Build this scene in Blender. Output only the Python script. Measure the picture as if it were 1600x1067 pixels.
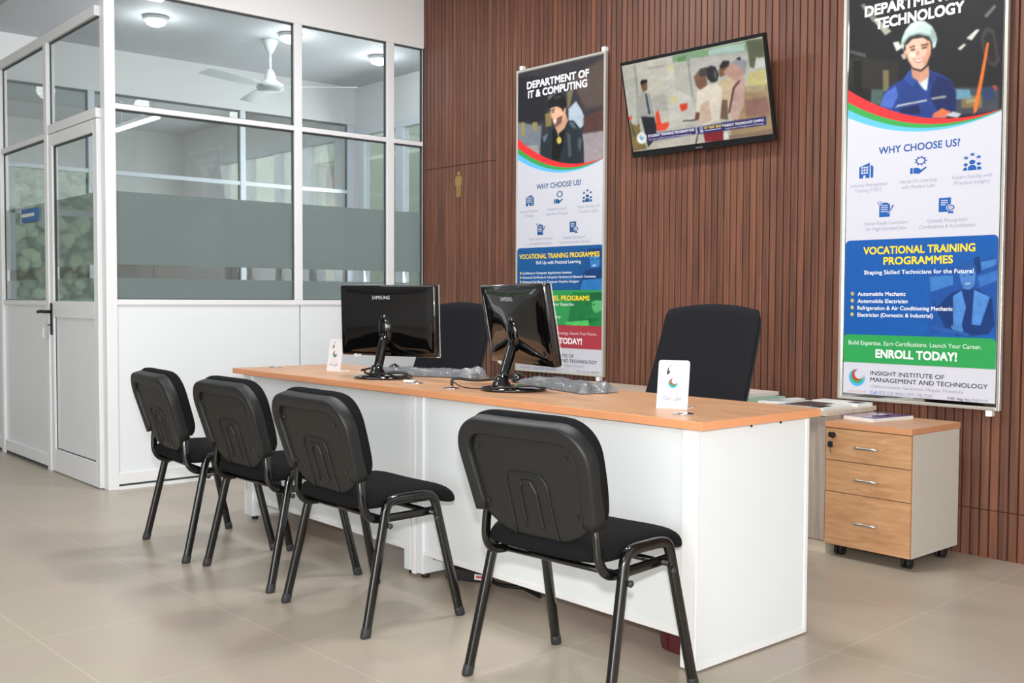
import bpy, bmesh, math, random
import numpy as np
from mathutils import Vector, Matrix

random.seed(7)
for o in list(bpy.data.objects):
    bpy.data.objects.remove(o)
scene = bpy.context.scene
COL = scene.collection
PI = math.pi

# ------------------------------------------------------------------ camera
cam_data = bpy.data.cameras.new('camera')
cam_data.sensor_width = 36.0
cam_data.lens = 1626.4 / 1600.0 * 36.0
cam_data.clip_start = 0.05
cam_data.clip_end = 100
cam = bpy.data.objects.new('camera', cam_data)
COL.objects.link(cam)
CAM_LOC = Vector((1.9268, -2.4005, 1.1019))
yaw, pitch, roll = math.radians(48.9296), math.radians(-2.3108), math.radians(0.2669)
cam.matrix_world = (Matrix.Translation(CAM_LOC) @ Matrix.Rotation(yaw, 4, 'Z') @ Matrix.Rotation(PI / 2 + pitch, 4, 'X')
                    @ Matrix.Rotation(roll, 4, 'Z'))
scene.camera = cam

# ------------------------------------------------------------------ exposure, world, lights
vs = scene.view_settings
scene.display_settings.display_device = 'sRGB'
vs.view_transform = 'Standard'
vs.look = 'None'
vs.exposure = 0.98
vs.gamma = 1.0
vs.use_curve_mapping = False
EXPO = 1.0

world = bpy.data.worlds.new('sky_world')
scene.world = world
world.use_nodes = True
wn = world.node_tree
wn.nodes.clear()
bg = wn.nodes.new('ShaderNodeBackground')
bg.inputs['Color'].default_value = (0.86, 0.93, 1.0, 1)
bg.inputs['Strength'].default_value = 1.6
wo = wn.nodes.new('ShaderNodeOutputWorld')
wn.links.new(bg.outputs[0], wo.inputs[0])


def area(name, loc, rot, sx, sy, power, color=(1, 1, 1)):
    l = bpy.data.lights.new(name, 'AREA')
    l.shape = 'RECTANGLE'
    l.size, l.size_y = sx, sy
    l.energy = power
    l.color = color
    o = bpy.data.objects.new(name, l)
    COL.objects.link(o)
    o.location = loc
    o.rotation_euler = rot
    return o


# unseen soft fill added far behind the camera, as from a supposed glazed front
area('front_fill', (3.5, -8.9, 1.75), (math.radians(84), 0, math.radians(8)), 9.0, 2.8, 310, (1.0, 0.99, 0.975))
# added side fill that brightens faces turned right; no opening stands there
area('side_fill', (8.9, -3.2, 1.75), (math.radians(85), 0, math.radians(90)), 8.0, 2.8, 96, (0.97, 0.985, 1.0))
# daylight coming in through the office windows and the far room's windows
area('daylight_office', (-5.4, 3.0, 1.85), (math.radians(-80), 0, 0), 2.3, 1.5, 30, (0.98, 0.99, 1.0))
area('daylight_far_room', (-8.5, 3.0, 1.85), (math.radians(-90), 0, 0), 2.6, 1.5, 30, (0.97, 1.0, 0.98))
area('far_room_fill', (-8.7, 1.2, 3.08), (0, 0, 0), 1.2, 1.2, 8, (0.98, 1.0, 1.0))  # ceiling fill added to lift the far room; no lamp hangs there
# unseen ceiling lights added over the front room to balance its brightness
for lx, ly, pw, sz in ((-7.0, -2.2, 5, 1.0), (-2.4, -1.9, 18, 1.6), (-0.8, 0.52, 20, 0.5), (-2.6, 0.62, 14, 0.22), (0.6, -4.2, 40, 1.6), (3.0, -1.0, 6, 1.2)):
    area('ceiling_light', (lx, ly, 3.27), (0, 0, 0), sz, sz, pw, (0.98, 0.99, 1.0))
# the photographer's flash, just above the lens
fl = bpy.data.lights.new('camera_flash', 'AREA')
fl.shape = 'DISK'
fl.size = 0.09
fl.energy = 36
fl.color = (1.0, 0.985, 0.97)
flo = bpy.data.objects.new('camera_flash', fl)
COL.objects.link(flo)
flo.location = CAM_LOC + Vector((0.03, -0.02, 0.20))
flo.rotation_euler = (PI / 2 + math.radians(-3), 0, yaw)

# ------------------------------------------------------------------ materials


def lin(c):
    return tuple(((x / 255.0) / 12.92 if x / 255.0 <= 0.04045 else ((x / 255.0 + 0.055) / 1.055) ** 2.4) for x in c)


def newmat(name):
    m = bpy.data.materials.new(name)
    m.use_nodes = True
    nt = m.node_tree
    b = nt.nodes['Principled BSDF']
    return m, nt, b


def simple(name, rgb, rough=0.5, metal=0.0, spec=0.5, coat=0.0, noise=0.0, nscale=40, bump=0.0, bscale=200):
    m, nt, b = newmat(name)
    c = lin(rgb)
    b.inputs['Base Color'].default_value = (*c, 1)
    b.inputs['Roughness'].default_value = rough
    b.inputs['Metallic'].default_value = metal
    b.inputs['Specular IOR Level'].default_value = spec
    b.inputs['Coat Weight'].default_value = coat
    b.inputs['Coat Roughness'].default_value = 0.05
    tc = nt.nodes.new('ShaderNodeTexCoord')
    if noise > 0:
        n = nt.nodes.new('ShaderNodeTexNoise')
        n.inputs['Scale'].default_value = nscale
        n.inputs['Detail'].default_value = 4
        nt.links.new(tc.outputs['Object'], n.inputs['Vector'])
        mx = nt.nodes.new('ShaderNodeMix')
        mx.data_type = 'RGBA'
        mx.inputs[6].default_value = (*[x * (1 - noise) for x in c], 1)
        mx.inputs[7].default_value = (*[min(1, x * (1 + noise)) for x in c], 1)
        nt.links.new(n.outputs['Fac'], mx.inputs[0])
        nt.links.new(mx.outputs[2], b.inputs['Base Color'])
    if bump > 0:
        n2 = nt.nodes.new('ShaderNodeTexNoise')
        n2.inputs['Scale'].default_value = bscale
        n2.inputs['Detail'].default_value = 3
        nt.links.new(tc.outputs['Object'], n2.inputs['Vector'])
        bp = nt.nodes.new('ShaderNodeBump')
        bp.inputs['Strength'].default_value = bump
        bp.inputs['Distance'].default_value = 0.002
        nt.links.new(n2.outputs['Fac'], bp.inputs['Height'])
        nt.links.new(bp.outputs[0], b.inputs['Normal'])
    return m


def wood(name, c1, c2, scale=(1.2, 18, 18), rough=0.4, spec=0.4, detail=5, contrast=(0.35, 0.65)):
    """Grain stretched along the local axis that has the small scale."""
    m, nt, b = newmat(name)
    tc = nt.nodes.new('ShaderNodeTexCoord')
    mp = nt.nodes.new('ShaderNodeMapping')
    mp.inputs['Scale'].default_value = scale
    n = nt.nodes.new('ShaderNodeTexNoise')
    n.inputs['Scale'].default_value = 3.0
    n.inputs['Detail'].default_value = detail
    n.inputs['Roughness'].default_value = 0.62
    n.inputs['Distortion'].default_value = 0.6
    r = nt.nodes.new('ShaderNodeValToRGB')
    r.color_ramp.elements[0].position, r.color_ramp.elements[1].position = contrast
    r.color_ramp.elements[0].color = (*lin(c1), 1)
    r.color_ramp.elements[1].color = (*lin(c2), 1)
    nt.links.new(tc.outputs['Object'], mp.inputs['Vector'])
    nt.links.new(mp.outputs[0], n.inputs['Vector'])
    nt.links.new(n.outputs['Fac'], r.inputs[0])
    nt.links.new(r.outputs[0], b.inputs['Base Color'])
    b.inputs['Roughness'].default_value = rough
    b.inputs['Specular IOR Level'].default_value = spec
    return m


def slat_material():
    m, nt, b = newmat('slat_wood')
    tc = nt.nodes.new('ShaderNodeTexCoord')
    sep = nt.nodes.new('ShaderNodeSeparateXYZ')
    nt.links.new(tc.outputs['Object'], sep.inputs[0])
    dv = nt.nodes.new('ShaderNodeMath'); dv.operation = 'DIVIDE'; dv.inputs[1].default_value = 0.04
    fl_ = nt.nodes.new('ShaderNodeMath'); fl_.operation = 'FLOOR'
    nt.links.new(sep.outputs['X'], dv.inputs[0]); nt.links.new(dv.outputs[0], fl_.inputs[0])
    wnz = nt.nodes.new('ShaderNodeTexWhiteNoise'); wnz.noise_dimensions = '1D'
    nt.links.new(fl_.outputs[0], wnz.inputs['W'])
    # grain along the height, shifted for every slat
    cmb = nt.nodes.new('ShaderNodeCombineXYZ')
    ax = nt.nodes.new('ShaderNodeMath'); ax.operation = 'MULTIPLY'; ax.inputs[1].default_value = 60
    az = nt.nodes.new('ShaderNodeMath'); az.operation = 'MULTIPLY'; az.inputs[1].default_value = 2.6
    ay = nt.nodes.new('ShaderNodeMath'); ay.operation = 'MULTIPLY'; ay.inputs[1].default_value = 37
    nt.links.new(sep.outputs['X'], ax.inputs[0]); nt.links.new(sep.outputs['Z'], az.inputs[0]); nt.links.new(wnz.outputs['Value'], ay.inputs[0])
    nt.links.new(ax.outputs[0], cmb.inputs[0]); nt.links.new(ay.outputs[0], cmb.inputs[1]); nt.links.new(az.outputs[0], cmb.inputs[2])
    n = nt.nodes.new('ShaderNodeTexNoise'); n.inputs['Scale'].default_value = 1.0; n.inputs['Detail'].default_value = 4
    nt.links.new(cmb.outputs[0], n.inputs['Vector'])
    r = nt.nodes.new('ShaderNodeValToRGB')
    r.color_ramp.elements[0].position = 0.3; r.color_ramp.elements[1].position = 0.75
    r.color_ramp.elements[0].color = (*lin((92, 60, 49)), 1)
    r.color_ramp.elements[1].color = (*lin((130, 85, 65)), 1)
    ad = nt.nodes.new('ShaderNodeMath'); ad.operation = 'MULTIPLY_ADD'; ad.inputs[1].default_value = 0.26
    sb = nt.nodes.new('ShaderNodeMath'); sb.operation = 'SUBTRACT'; sb.inputs[1].default_value = 0.13
    nt.links.new(wnz.outputs['Value'], ad.inputs[0]); nt.links.new(n.outputs['Fac'], ad.inputs[2])
    nt.links.new(ad.outputs[0], sb.inputs[0]); nt.links.new(sb.outputs[0], r.inputs[0])
    nt.links.new(r.outputs[0], b.inputs['Base Color'])
    b.inputs['Roughness'].default_value = 0.45
    b.inputs['Specular IOR Level'].default_value = 0.45
    return m


def tile_material():
    m, nt, b = newmat('floor_tile')
    tc = nt.nodes.new('ShaderNodeTexCoord')
    mp = nt.nodes.new('ShaderNodeMapping')
    mp.inputs['Rotation'].default_value = (0, 0, math.radians(-2.0))
    mp.inputs['Location'].default_value = (0.42, 0.12, 0)
    br = nt.nodes.new('ShaderNodeTexBrick')
    br.offset = 0.0; br.squash = 1.0
    br.inputs['Scale'].default_value = 1.0
    br.inputs['Brick Width'].default_value = 0.6
    br.inputs['Row Height'].default_value = 0.6
    br.inputs['Mortar Size'].default_value = 0.0028
    br.inputs['Mortar Smooth'].default_value = 0.1
    br.inputs['Bias'].default_value = 0.0
    br.inputs['Color1'].default_value = (*lin((182, 170, 153)), 1)
    br.inputs['Color2'].default_value = (*lin((185, 173, 156)), 1)
    br.inputs['Mortar'].default_value = (*lin((200, 189, 172)), 1)
    n = nt.nodes.new('ShaderNodeTexNoise'); n.inputs['Scale'].default_value = 3.5; n.inputs['Detail'].default_value = 5
    nt.links.new(tc.outputs['Object'], mp.inputs['Vector']); nt.links.new(mp.outputs[0], br.inputs['Vector'])
    nt.links.new(tc.outputs['Object'], n.inputs['Vector'])
    mx = nt.nodes.new('ShaderNodeMix'); mx.data_type = 'RGBA'; mx.blend_type = 'MULTIPLY'; mx.inputs[0].default_value = 0.10
    nt.links.new(br.outputs['Color'], mx.inputs[6]); nt.links.new(n.outputs['Color'], mx.inputs[7])
    nt.links.new(mx.outputs[2], b.inputs['Base Color'])
    b.inputs['Roughness'].default_value = 0.3
    b.inputs['Specular IOR Level'].default_value = 0.45
    return m


def outer_fresnel(nt, ior):
    """Fresnel reflection of the face turned to the viewer only (a thin pane, so no internal reflection)."""
    fr = nt.nodes.new('ShaderNodeFresnel'); fr.inputs['IOR'].default_value = ior
    ge = nt.nodes.new('ShaderNodeNewGeometry')
    inv = nt.nodes.new('ShaderNodeMath'); inv.operation = 'SUBTRACT'; inv.inputs[0].default_value = 1.0
    mu = nt.nodes.new('ShaderNodeMath'); mu.operation = 'MULTIPLY'
    nt.links.new(ge.outputs['Backfacing'], inv.inputs[1])
    nt.links.new(fr.outputs[0], mu.inputs[0]); nt.links.new(inv.outputs[0], mu.inputs[1])
    return mu.outputs[0]


def glass_material(name, tint, refl=1.5, haze=0.05):
    """Thin pane: clear transmission, a Fresnel reflection and a trace of diffuse haze."""
    m = bpy.data.materials.new(name); m.use_nodes = True
    nt = m.node_tree; nt.nodes.clear()
    out = nt.nodes.new('ShaderNodeOutputMaterial')
    tr = nt.nodes.new('ShaderNodeBsdfTransparent'); tr.inputs[0].default_value = (*tint, 1)
    gl = nt.nodes.new('ShaderNodeBsdfGlossy'); gl.inputs['Roughness'].default_value = 0.015; gl.inputs[0].default_value = (1, 1, 1, 1)
    df = nt.nodes.new('ShaderNodeBsdfDiffuse'); df.inputs[0].default_value = (0.7, 0.74, 0.74, 1)
    m0 = nt.nodes.new('ShaderNodeMixShader'); m0.inputs[0].default_value = haze  # small pale diffuse share veils the view through the pane
    mx = nt.nodes.new('ShaderNodeMixShader')
    nt.links.new(tr.outputs[0], m0.inputs[1]); nt.links.new(df.outputs[0], m0.inputs[2])
    nt.links.new(outer_fresnel(nt, refl), mx.inputs[0]); nt.links.new(m0.outputs[0], mx.inputs[1]); nt.links.new(gl.outputs[0], mx.inputs[2])
    nt.links.new(mx.outputs[0], out.inputs[0])
    return m


def frost_material():
    m = bpy.data.materials.new('frosted_vinyl'); m.use_nodes = True
    nt = m.node_tree; nt.nodes.clear()
    out = nt.nodes.new('ShaderNodeOutputMaterial')
    tr = nt.nodes.new('ShaderNodeBsdfTransparent'); tr.inputs[0].default_value = (0.76, 0.80, 0.80, 1)
    df = nt.nodes.new('ShaderNodeBsdfDiffuse'); df.inputs[0].default_value = (*lin((138, 150, 151)), 1)
    tl = nt.nodes.new('ShaderNodeBsdfTranslucent'); tl.inputs[0].default_value = (*lin((200, 208, 206)), 1)
    m1 = nt.nodes.new('ShaderNodeMixShader'); m1.inputs[0].default_value = 0.5
    m2 = nt.nodes.new('ShaderNodeMixShader'); m2.inputs[0].default_value = 0.14
    gl = nt.nodes.new('ShaderNodeBsdfGlossy'); gl.inputs['Roughness'].default_value = 0.03
    m3 = nt.nodes.new('ShaderNodeMixShader')
    nt.links.new(df.outputs[0], m1.inputs[1]); nt.links.new(tl.outputs[0], m1.inputs[2])
    nt.links.new(m1.outputs[0], m2.inputs[1]); nt.links.new(tr.outputs[0], m2.inputs[2])
    nt.links.new(outer_fresnel(nt, 1.3), m3.inputs[0]); nt.links.new(m2.outputs[0], m3.inputs[1]); nt.links.new(gl.outputs[0], m3.inputs[2])
    nt.links.new(m3.outputs[0], out.inputs[0])
    return m


def plastic_wrap():
    m = bpy.data.materials.new('clear_plastic_bag'); m.use_nodes = True
    nt = m.node_tree; nt.nodes.clear()
    out = nt.nodes.new('ShaderNodeOutputMaterial')
    tc = nt.nodes.new('ShaderNodeTexCoord')
    n = nt.nodes.new('ShaderNodeTexNoise'); n.inputs['Scale'].default_value = 26; n.inputs['Detail'].default_value = 5; n.inputs['Distortion'].default_value = 1.5
    nt.links.new(tc.outputs['Object'], n.inputs['Vector'])
    bp = nt.nodes.new('ShaderNodeBump'); bp.inputs['Strength'].default_value = 0.9; bp.inputs['Distance'].default_value = 0.01
    nt.links.new(n.outputs['Fac'], bp.inputs['Height'])
    tr = nt.nodes.new('ShaderNodeBsdfTransparent'); tr.inputs[0].default_value = (0.9, 0.9, 0.92, 1)
    df = nt.nodes.new('ShaderNodeBsdfDiffuse'); df.inputs[0].default_value = (0.30, 0.31, 0.33, 1)
    gl = nt.nodes.new('ShaderNodeBsdfGlossy'); gl.inputs['Roughness'].default_value = 0.12
    m1 = nt.nodes.new('ShaderNodeMixShader'); m1.inputs[0].default_value = 0.45
    m2 = nt.nodes.new('ShaderNodeMixShader'); m2.inputs[0].default_value = 0.16
    nt.links.new(bp.outputs[0], gl.inputs['Normal']); nt.links.new(bp.outputs[0], df.inputs['Normal'])
    nt.links.new(df.outputs[0], m1.inputs[1]); nt.links.new(tr.outputs[0], m1.inputs[2])
    nt.links.new(m1.outputs[0], m2.inputs[1]); nt.links.new(gl.outputs[0], m2.inputs[2])
    nt.links.new(m2.outputs[0], out.inputs[0])
    return m


def print_material(name, rough=0.55, emit=0.0):
    m, nt, b = newmat(name)
    a = nt.nodes.new('ShaderNodeAttribute'); a.attribute_name = 'ink'
    if emit > 0:
        b.inputs['Base Color'].default_value = (0.01, 0.01, 0.01, 1)
        nt.links.new(a.outputs['Color'], b.inputs['Emission Color'])
        b.inputs['Emission Strength'].default_value = emit
    else:
        nt.links.new(a.outputs['Color'], b.inputs['Base Color'])
    b.inputs['Roughness'].default_value = rough
    b.inputs['Specular IOR Level'].default_value = 0.3
    return m


def emissive(name, rgb, strength):
    m, nt, b = newmat(name)
    b.inputs['Base Color'].default_value = (0.8, 0.8, 0.8, 1)
    b.inputs['Emission Color'].default_value = (*lin(rgb), 1)
    b.inputs['Emission Strength'].default_value = strength
    return m


M = dict(
    wall=simple('white_wall_paint', (236, 236, 236), 0.6, noise=0.02, nscale=3),
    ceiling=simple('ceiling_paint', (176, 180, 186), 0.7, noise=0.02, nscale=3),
    officewall=simple('office_wall_paint', (216, 217, 219), 0.6, noise=0.02, nscale=3),
    tile=tile_material(),
    slat=slat_material(),
    slatgap=simple('slat_groove', (70, 42, 34), 0.7),
    alu=simple('white_aluminium', (236, 238, 240), 0.32, spec=0.5),
    panel=simple('white_composite_panel', (232, 237, 240), 0.22, spec=0.45, noise=0.015, nscale=2),
    joint_shade=simple('dark_joint_shade', (62, 70, 74), 0.6),  # dark colour for joints and for painted shade round recessed panes
    glass=glass_material('window_glass', (0.85, 0.875, 0.868)),
    frost=frost_material(),
    top=wood('beech_laminate', (196, 146, 108), (215, 166, 126), (1.0, 9, 9), 0.38, 0.4),
    edge=simple('beech_edge_band', (228, 158, 112), 0.4, noise=0.05, nscale=12),
    deskwhite=simple('white_desk_board', (228, 233, 235), 0.35, noise=0.012, nscale=5),
    desktrim=simple('white_edge_trim', (236, 236, 236), 0.4),
    metalwhite=simple('white_powder_coat', (228, 232, 235), 0.35),
    foot=simple('black_rubber_foot', (24, 24, 24), 0.6),
    chrome=simple('polished_chrome', (225, 225, 228), 0.12, metal=1.0),
    silver=simple('brushed_silver', (196, 196, 190), 0.3, metal=0.85),
    alusilver=simple('banner_aluminium', (214, 212, 203), 0.3, metal=0.55),
    mirror=simple('mirror_backing', (205, 210, 208), 0.06, metal=1.0),
    shell=simple('black_textured_plastic', (29, 30, 30), 0.42, spec=0.45, bump=0.25, bscale=900),
    fabric=simple('black_woven_fabric', (21, 22, 24), 0.95, spec=0.15, noise=0.25, nscale=300, bump=0.6, bscale=700),
    tube=simple('black_gloss_steel', (14, 14, 14), 0.16, spec=0.6, coat=0.3),
    cap=simple('grey_black_cap', (46, 48, 50), 0.5),
    meshback=simple('black_mesh_fabric', (27, 28, 32), 0.85, spec=0.2, noise=0.2, nscale=400, bump=0.5, bscale=800),
    chairframe=simple('black_chair_frame', (34, 38, 41), 0.45),
    gloss=simple('piano_black', (9, 8, 9), 0.04, spec=0.55, coat=0.6),
    screen=simple('dark_screen', (8, 8, 9), 0.2),
    cable=simple('black_cable', (22, 22, 24), 0.5),
    keys=simple('black_keys', (30, 30, 32), 0.5),
    wrap=plastic_wrap(),
    logo=simple('pale_edge_line', (205, 212, 212), 0.35),
    card=print_material('printed_acrylic_card', 0.15),
    acrylic=simple('white_acrylic', (242, 243, 246), 0.12, coat=0.4),
    banner=print_material('banner_print', 0.5),
    tv=print_material('tv_picture', 0.2, 0.48),
    tvblack=simple('tv_bezel_black', (20, 22, 24), 0.35),
    oak=wood('oak_drawer_front', (180, 131, 92), (208, 164, 122), (2.2, 9, 16), 0.42, 0.35, 6, (0.3, 0.7)),
    oakedge=simple('oak_edge', (206, 146, 104), 0.45, noise=0.05, nscale=10),
    cream=simple('cream_board', (203, 199, 187), 0.5, noise=0.015, nscale=6),
    ashtop=wood('ash_top', (196, 182, 164), (212, 199, 182), (1.2, 12, 12), 0.45),
    ash=wood('grey_ash_board', (160, 146, 136), (192, 178, 166), (16, 16, 1.0), 0.5, 0.3, 5, (0.3, 0.7)),
    burgundy=simple('burgundy_plastic', (88, 34, 42), 0.4, noise=0.06, nscale=20),
    brass=simple('brass_plate', (172, 148, 92), 0.35, metal=0.6),
    paper=simple('white_paper', (226, 226, 222), 0.7),
    bluesign=simple('blue_sign', (38, 100, 158), 0.5),
    fan=simple('white_enamel', (186, 192, 196), 0.35),
    lamp=emissive('lamp_glow', (236, 243, 255), 12),
    tubelamp=emissive('tube_glow', (250, 250, 245), 2.5),
    winframe=simple('window_aluminium', (205, 214, 224), 0.4),
    outside=simple('neighbour_plaster', (146, 154, 134), 0.8, noise=0.08, nscale=2),
    earth=simple('yellow_earth', (238, 208, 134), 0.95, noise=0.35, nscale=5),
    hedge=simple('hedge_leaves', (138, 154, 118), 0.8, noise=0.5, nscale=6),
    brownboard=simple('brown_board', (112, 100, 86), 0.6),
    darkwood=simple('dark_panel', (30, 31, 33), 0.6),
)

# ------------------------------------------------------------------ mesh helpers


class MB:
    """Collects shapes into one bmesh."""

    def __init__(self, *mats):
        self.bm = bmesh.new()
        self.mats = list(mats)

    def mi(self, m):
        if m not in self.mats:
            self.mats.append(m)
        return self.mats.index(m)

    def box(self, x0, x1, y0, y1, z0, z1, m=None, bevel=0.0, seg=2):
        bm = bmesh.new()
        v = [bm.verts.new(p) for p in ((x0, y0, z0), (x1, y0, z0), (x1, y1, z0), (x0, y1, z0), (x0, y0, z1), (x1, y0, z1), (x1, y1, z1), (x0, y1, z1))]
        for f in ((0, 3, 2, 1), (4, 5, 6, 7), (0, 1, 5, 4), (1, 2, 6, 5), (2, 3, 7, 6), (3, 0, 4, 7)):
            bm.faces.new([v[i] for i in f])
        if bevel > 0:
            bmesh.ops.bevel(bm, geom=list(bm.edges), offset=bevel, segments=seg, affect='EDGES', profile=0.5)
        self.merge(bm, m, smooth=False)
        return self

    def merge(self, bm, m=None, smooth=False, mat=None):
        idx = self.mi(m) if m is not None else 0
        mp = {}
        for v in bm.verts:
            mp[v] = self.bm.verts.new(mat @ v.co if mat is not None else v.co)
        for f in bm.faces:
            try:
                nf = self.bm.faces.new([mp[v] for v in f.verts])
            except ValueError:
                continue
            nf.material_index = idx
            nf.smooth = smooth
        bm.free()

    def rings(self, rings, m=None, closed=True, caps=True, smooth=True):
        idx = self.mi(m) if m is not None else 0
        vs_ = [[self.bm.verts.new(p) for p in r] for r in rings]
        n = len(vs_[0])
        for a, b in zip(vs_[:-1], vs_[1:]):
            for i in range(n if closed else n - 1):
                j = (i + 1) % n
                f = self.bm.faces.new((a[i], a[j], b[j], b[i]))
                f.material_index = idx
                f.smooth = smooth
        if caps and closed:
            for r, flip in ((vs_[0], True), (vs_[-1], False)):
                try:
                    f = self.bm.faces.new(list(reversed(r)) if flip else r)
                    f.material_index = idx
                except ValueError:
                    pass
        return self

    def lathe(self, prof, m=None, center=(0, 0, 0), n=28, smooth=True):
        c = Vector(center)
        self.rings([[c + Vector((r * math.cos(2 * PI * i / n), r * math.sin(2 * PI * i / n), z)) for i in range(n)] for r, z in prof], m, True, True, smooth)
        return self

    def sweep(self, pts, sec, m=None, ref=(0, 0, 1), smooth=True, scales=None):
        """sec: list of (a, b); a along ref side, b along the binormal."""
        pts = [Vector(p) for p in pts]
        ref = Vector(ref)
        rings = []
        for i, p in enumerate(pts):
            t = (pts[min(i + 1, len(pts) - 1)] - pts[max(i - 1, 0)]).normalized()
            r = ref - t * ref.dot(t)
            if r.length < 1e-5:
                r = Vector((1, 0, 0)) - t * t.x
            r.normalize()
            b = t.cross(r)
            s = scales[i] if scales else 1.0
            rings.append([p + r * (a * s) + b * (c * s) for a, c in sec])
        self.rings(rings, m, True, True, smooth)
        return self

    def tube(self, pts, ra, rb=None, m=None, ref=(0, 0, 1), n=12, scales=None):
        rb = ra if rb is None else rb
        return self.sweep(pts, [(ra * math.cos(2 * PI * i / n), rb * math.sin(2 * PI * i / n)) for i in range(n)], m, ref, True, scales)

    def prism(self, poly, y0, y1, m=None):
        """poly in x,z extruded along y."""
        idx = self.mi(m) if m is not None else 0
        a = [self.bm.verts.new((x, y0, z)) for x, z in poly]
        b = [self.bm.verts.new((x, y1, z)) for x, z in poly]
        n = len(poly)
        fs = [self.bm.faces.new(a), self.bm.faces.new(list(reversed(b)))]
        for i in range(n):
            j = (i + 1) % n
            fs.append(self.bm.faces.new((a[j], a[i], b[i], b[j])))
        for f in fs:
            f.material_index = idx
        return self

    def build(self, name, parent=None, mat4=None):
        bmesh.ops.recalc_face_normals(self.bm, faces=list(self.bm.faces))
        if mat4 is not None:
            self.bm.transform(mat4)
        me = bpy.data.meshes.new(name)
        self.bm.to_mesh(me)
        self.bm.free()
        for m in self.mats:
            me.materials.append(m)
        o = bpy.data.objects.new(name, me)
        COL.objects.link(o)
        if parent is not None:
            o.parent = parent
        return o


def tag(o, label, cat, group=None, kind=None):
    o['label'] = label
    o['category'] = cat
    if group:
        o['group'] = group
    if kind:
        o['kind'] = kind
    return o


def thing(name, label, cat, loc=(0, 0, 0), rz=0.0, group=None):
    o = bpy.data.objects.new(name, None)
    o.empty_display_size = 0.1
    COL.objects.link(o)
    o.location = loc
    o.rotation_euler = (0, 0, rz)
    return tag(o, label, cat, group)


def struct(o):
    o['kind'] = 'structure'
    return o


def structure_root(name, loc=(0, 0, 0), rz=0.0):
    o = bpy.data.objects.new(name, None)
    o.empty_display_size = 0.1
    COL.objects.link(o)
    o.location = loc
    o.rotation_euler = (0, 0, rz)
    o['kind'] = 'structure'
    return o


def copy_tree(o, parent=None):
    c = o.copy()
    COL.objects.link(c)
    if parent is not None:
        c.parent = parent
    for ch in list(o.children):
        copy_tree(ch, c)
    return c


def chaikin(pts, it=3):
    pts = [Vector(p) for p in pts]
    for _ in range(it):
        q = [pts[0]]
        for a, b in zip(pts[:-1], pts[1:]):
            q += [a * 0.75 + b * 0.25, a * 0.25 + b * 0.75]
        q.append(pts[-1])
        pts = q
    return pts


def superellipse(a, b, p=4, n=16):
    out = []
    for i in range(n):
        t = 2 * PI * i / n
        c, s = math.cos(t), math.sin(t)
        out.append((a * math.copysign(abs(c) ** (2 / p), c), b * math.copysign(abs(s) ** (2 / p), s)))
    return out


# ------------------------------------------------------------------ printed surfaces


def to_lin(a):
    a = np.asarray(a, float) / 255.0
    return np.where(a <= 0.04045, a / 12.92, ((a + 0.055) / 1.055) ** 2.4)


def paint(X, Y, base, layers):
    """Soft-edged polygons (millimetres) over a base colour, like a printed photograph."""
    C = np.zeros(X.shape + (3,)) + np.array(base, float)
    for col, soft, flat in layers:
        P = np.array(flat, float).reshape(-1, 2) / 1000.0
        s = max(soft / 1000.0 / 2.2, 0.0006)
        x0, y0 = P.min(0) - 2 * s
        x1, y1 = P.max(0) + 2 * s
        sel = (X >= x0) & (X <= x1) & (Y >= y0) & (Y <= y1)
        if not sel.any():
            continue
        x, y = X[sel], Y[sel]
        d2 = np.full(x.shape, 1e9)
        inside = np.zeros(x.shape, bool)
        n = len(P)
        for i in range(n):
            ax, ay = P[i]
            bx, by = P[(i + 1) % n]
            ex, ey = bx - ax, by - ay
            t = np.clip(((x - ax) * ex + (y - ay) * ey) / (ex * ex + ey * ey + 1e-12), 0, 1)
            d2 = np.minimum(d2, (x - ax - t * ex) ** 2 + (y - ay - t * ey) ** 2)
            if ay != by:
                cr = ((ay > y) != (by > y)) & (x < (bx - ax) * (y - ay) / (by - ay) + ax)
                inside ^= cr
        sd = np.sqrt(d2) * np.where(inside, 1, -1)
        al = np.clip((sd + s) / (2 * s), 0, 1)
        al = (al * al * (3 - 2 * al))[:, None]
        C[sel] = C[sel] * (1 - al) + np.array(col, float) * al
    return C


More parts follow.
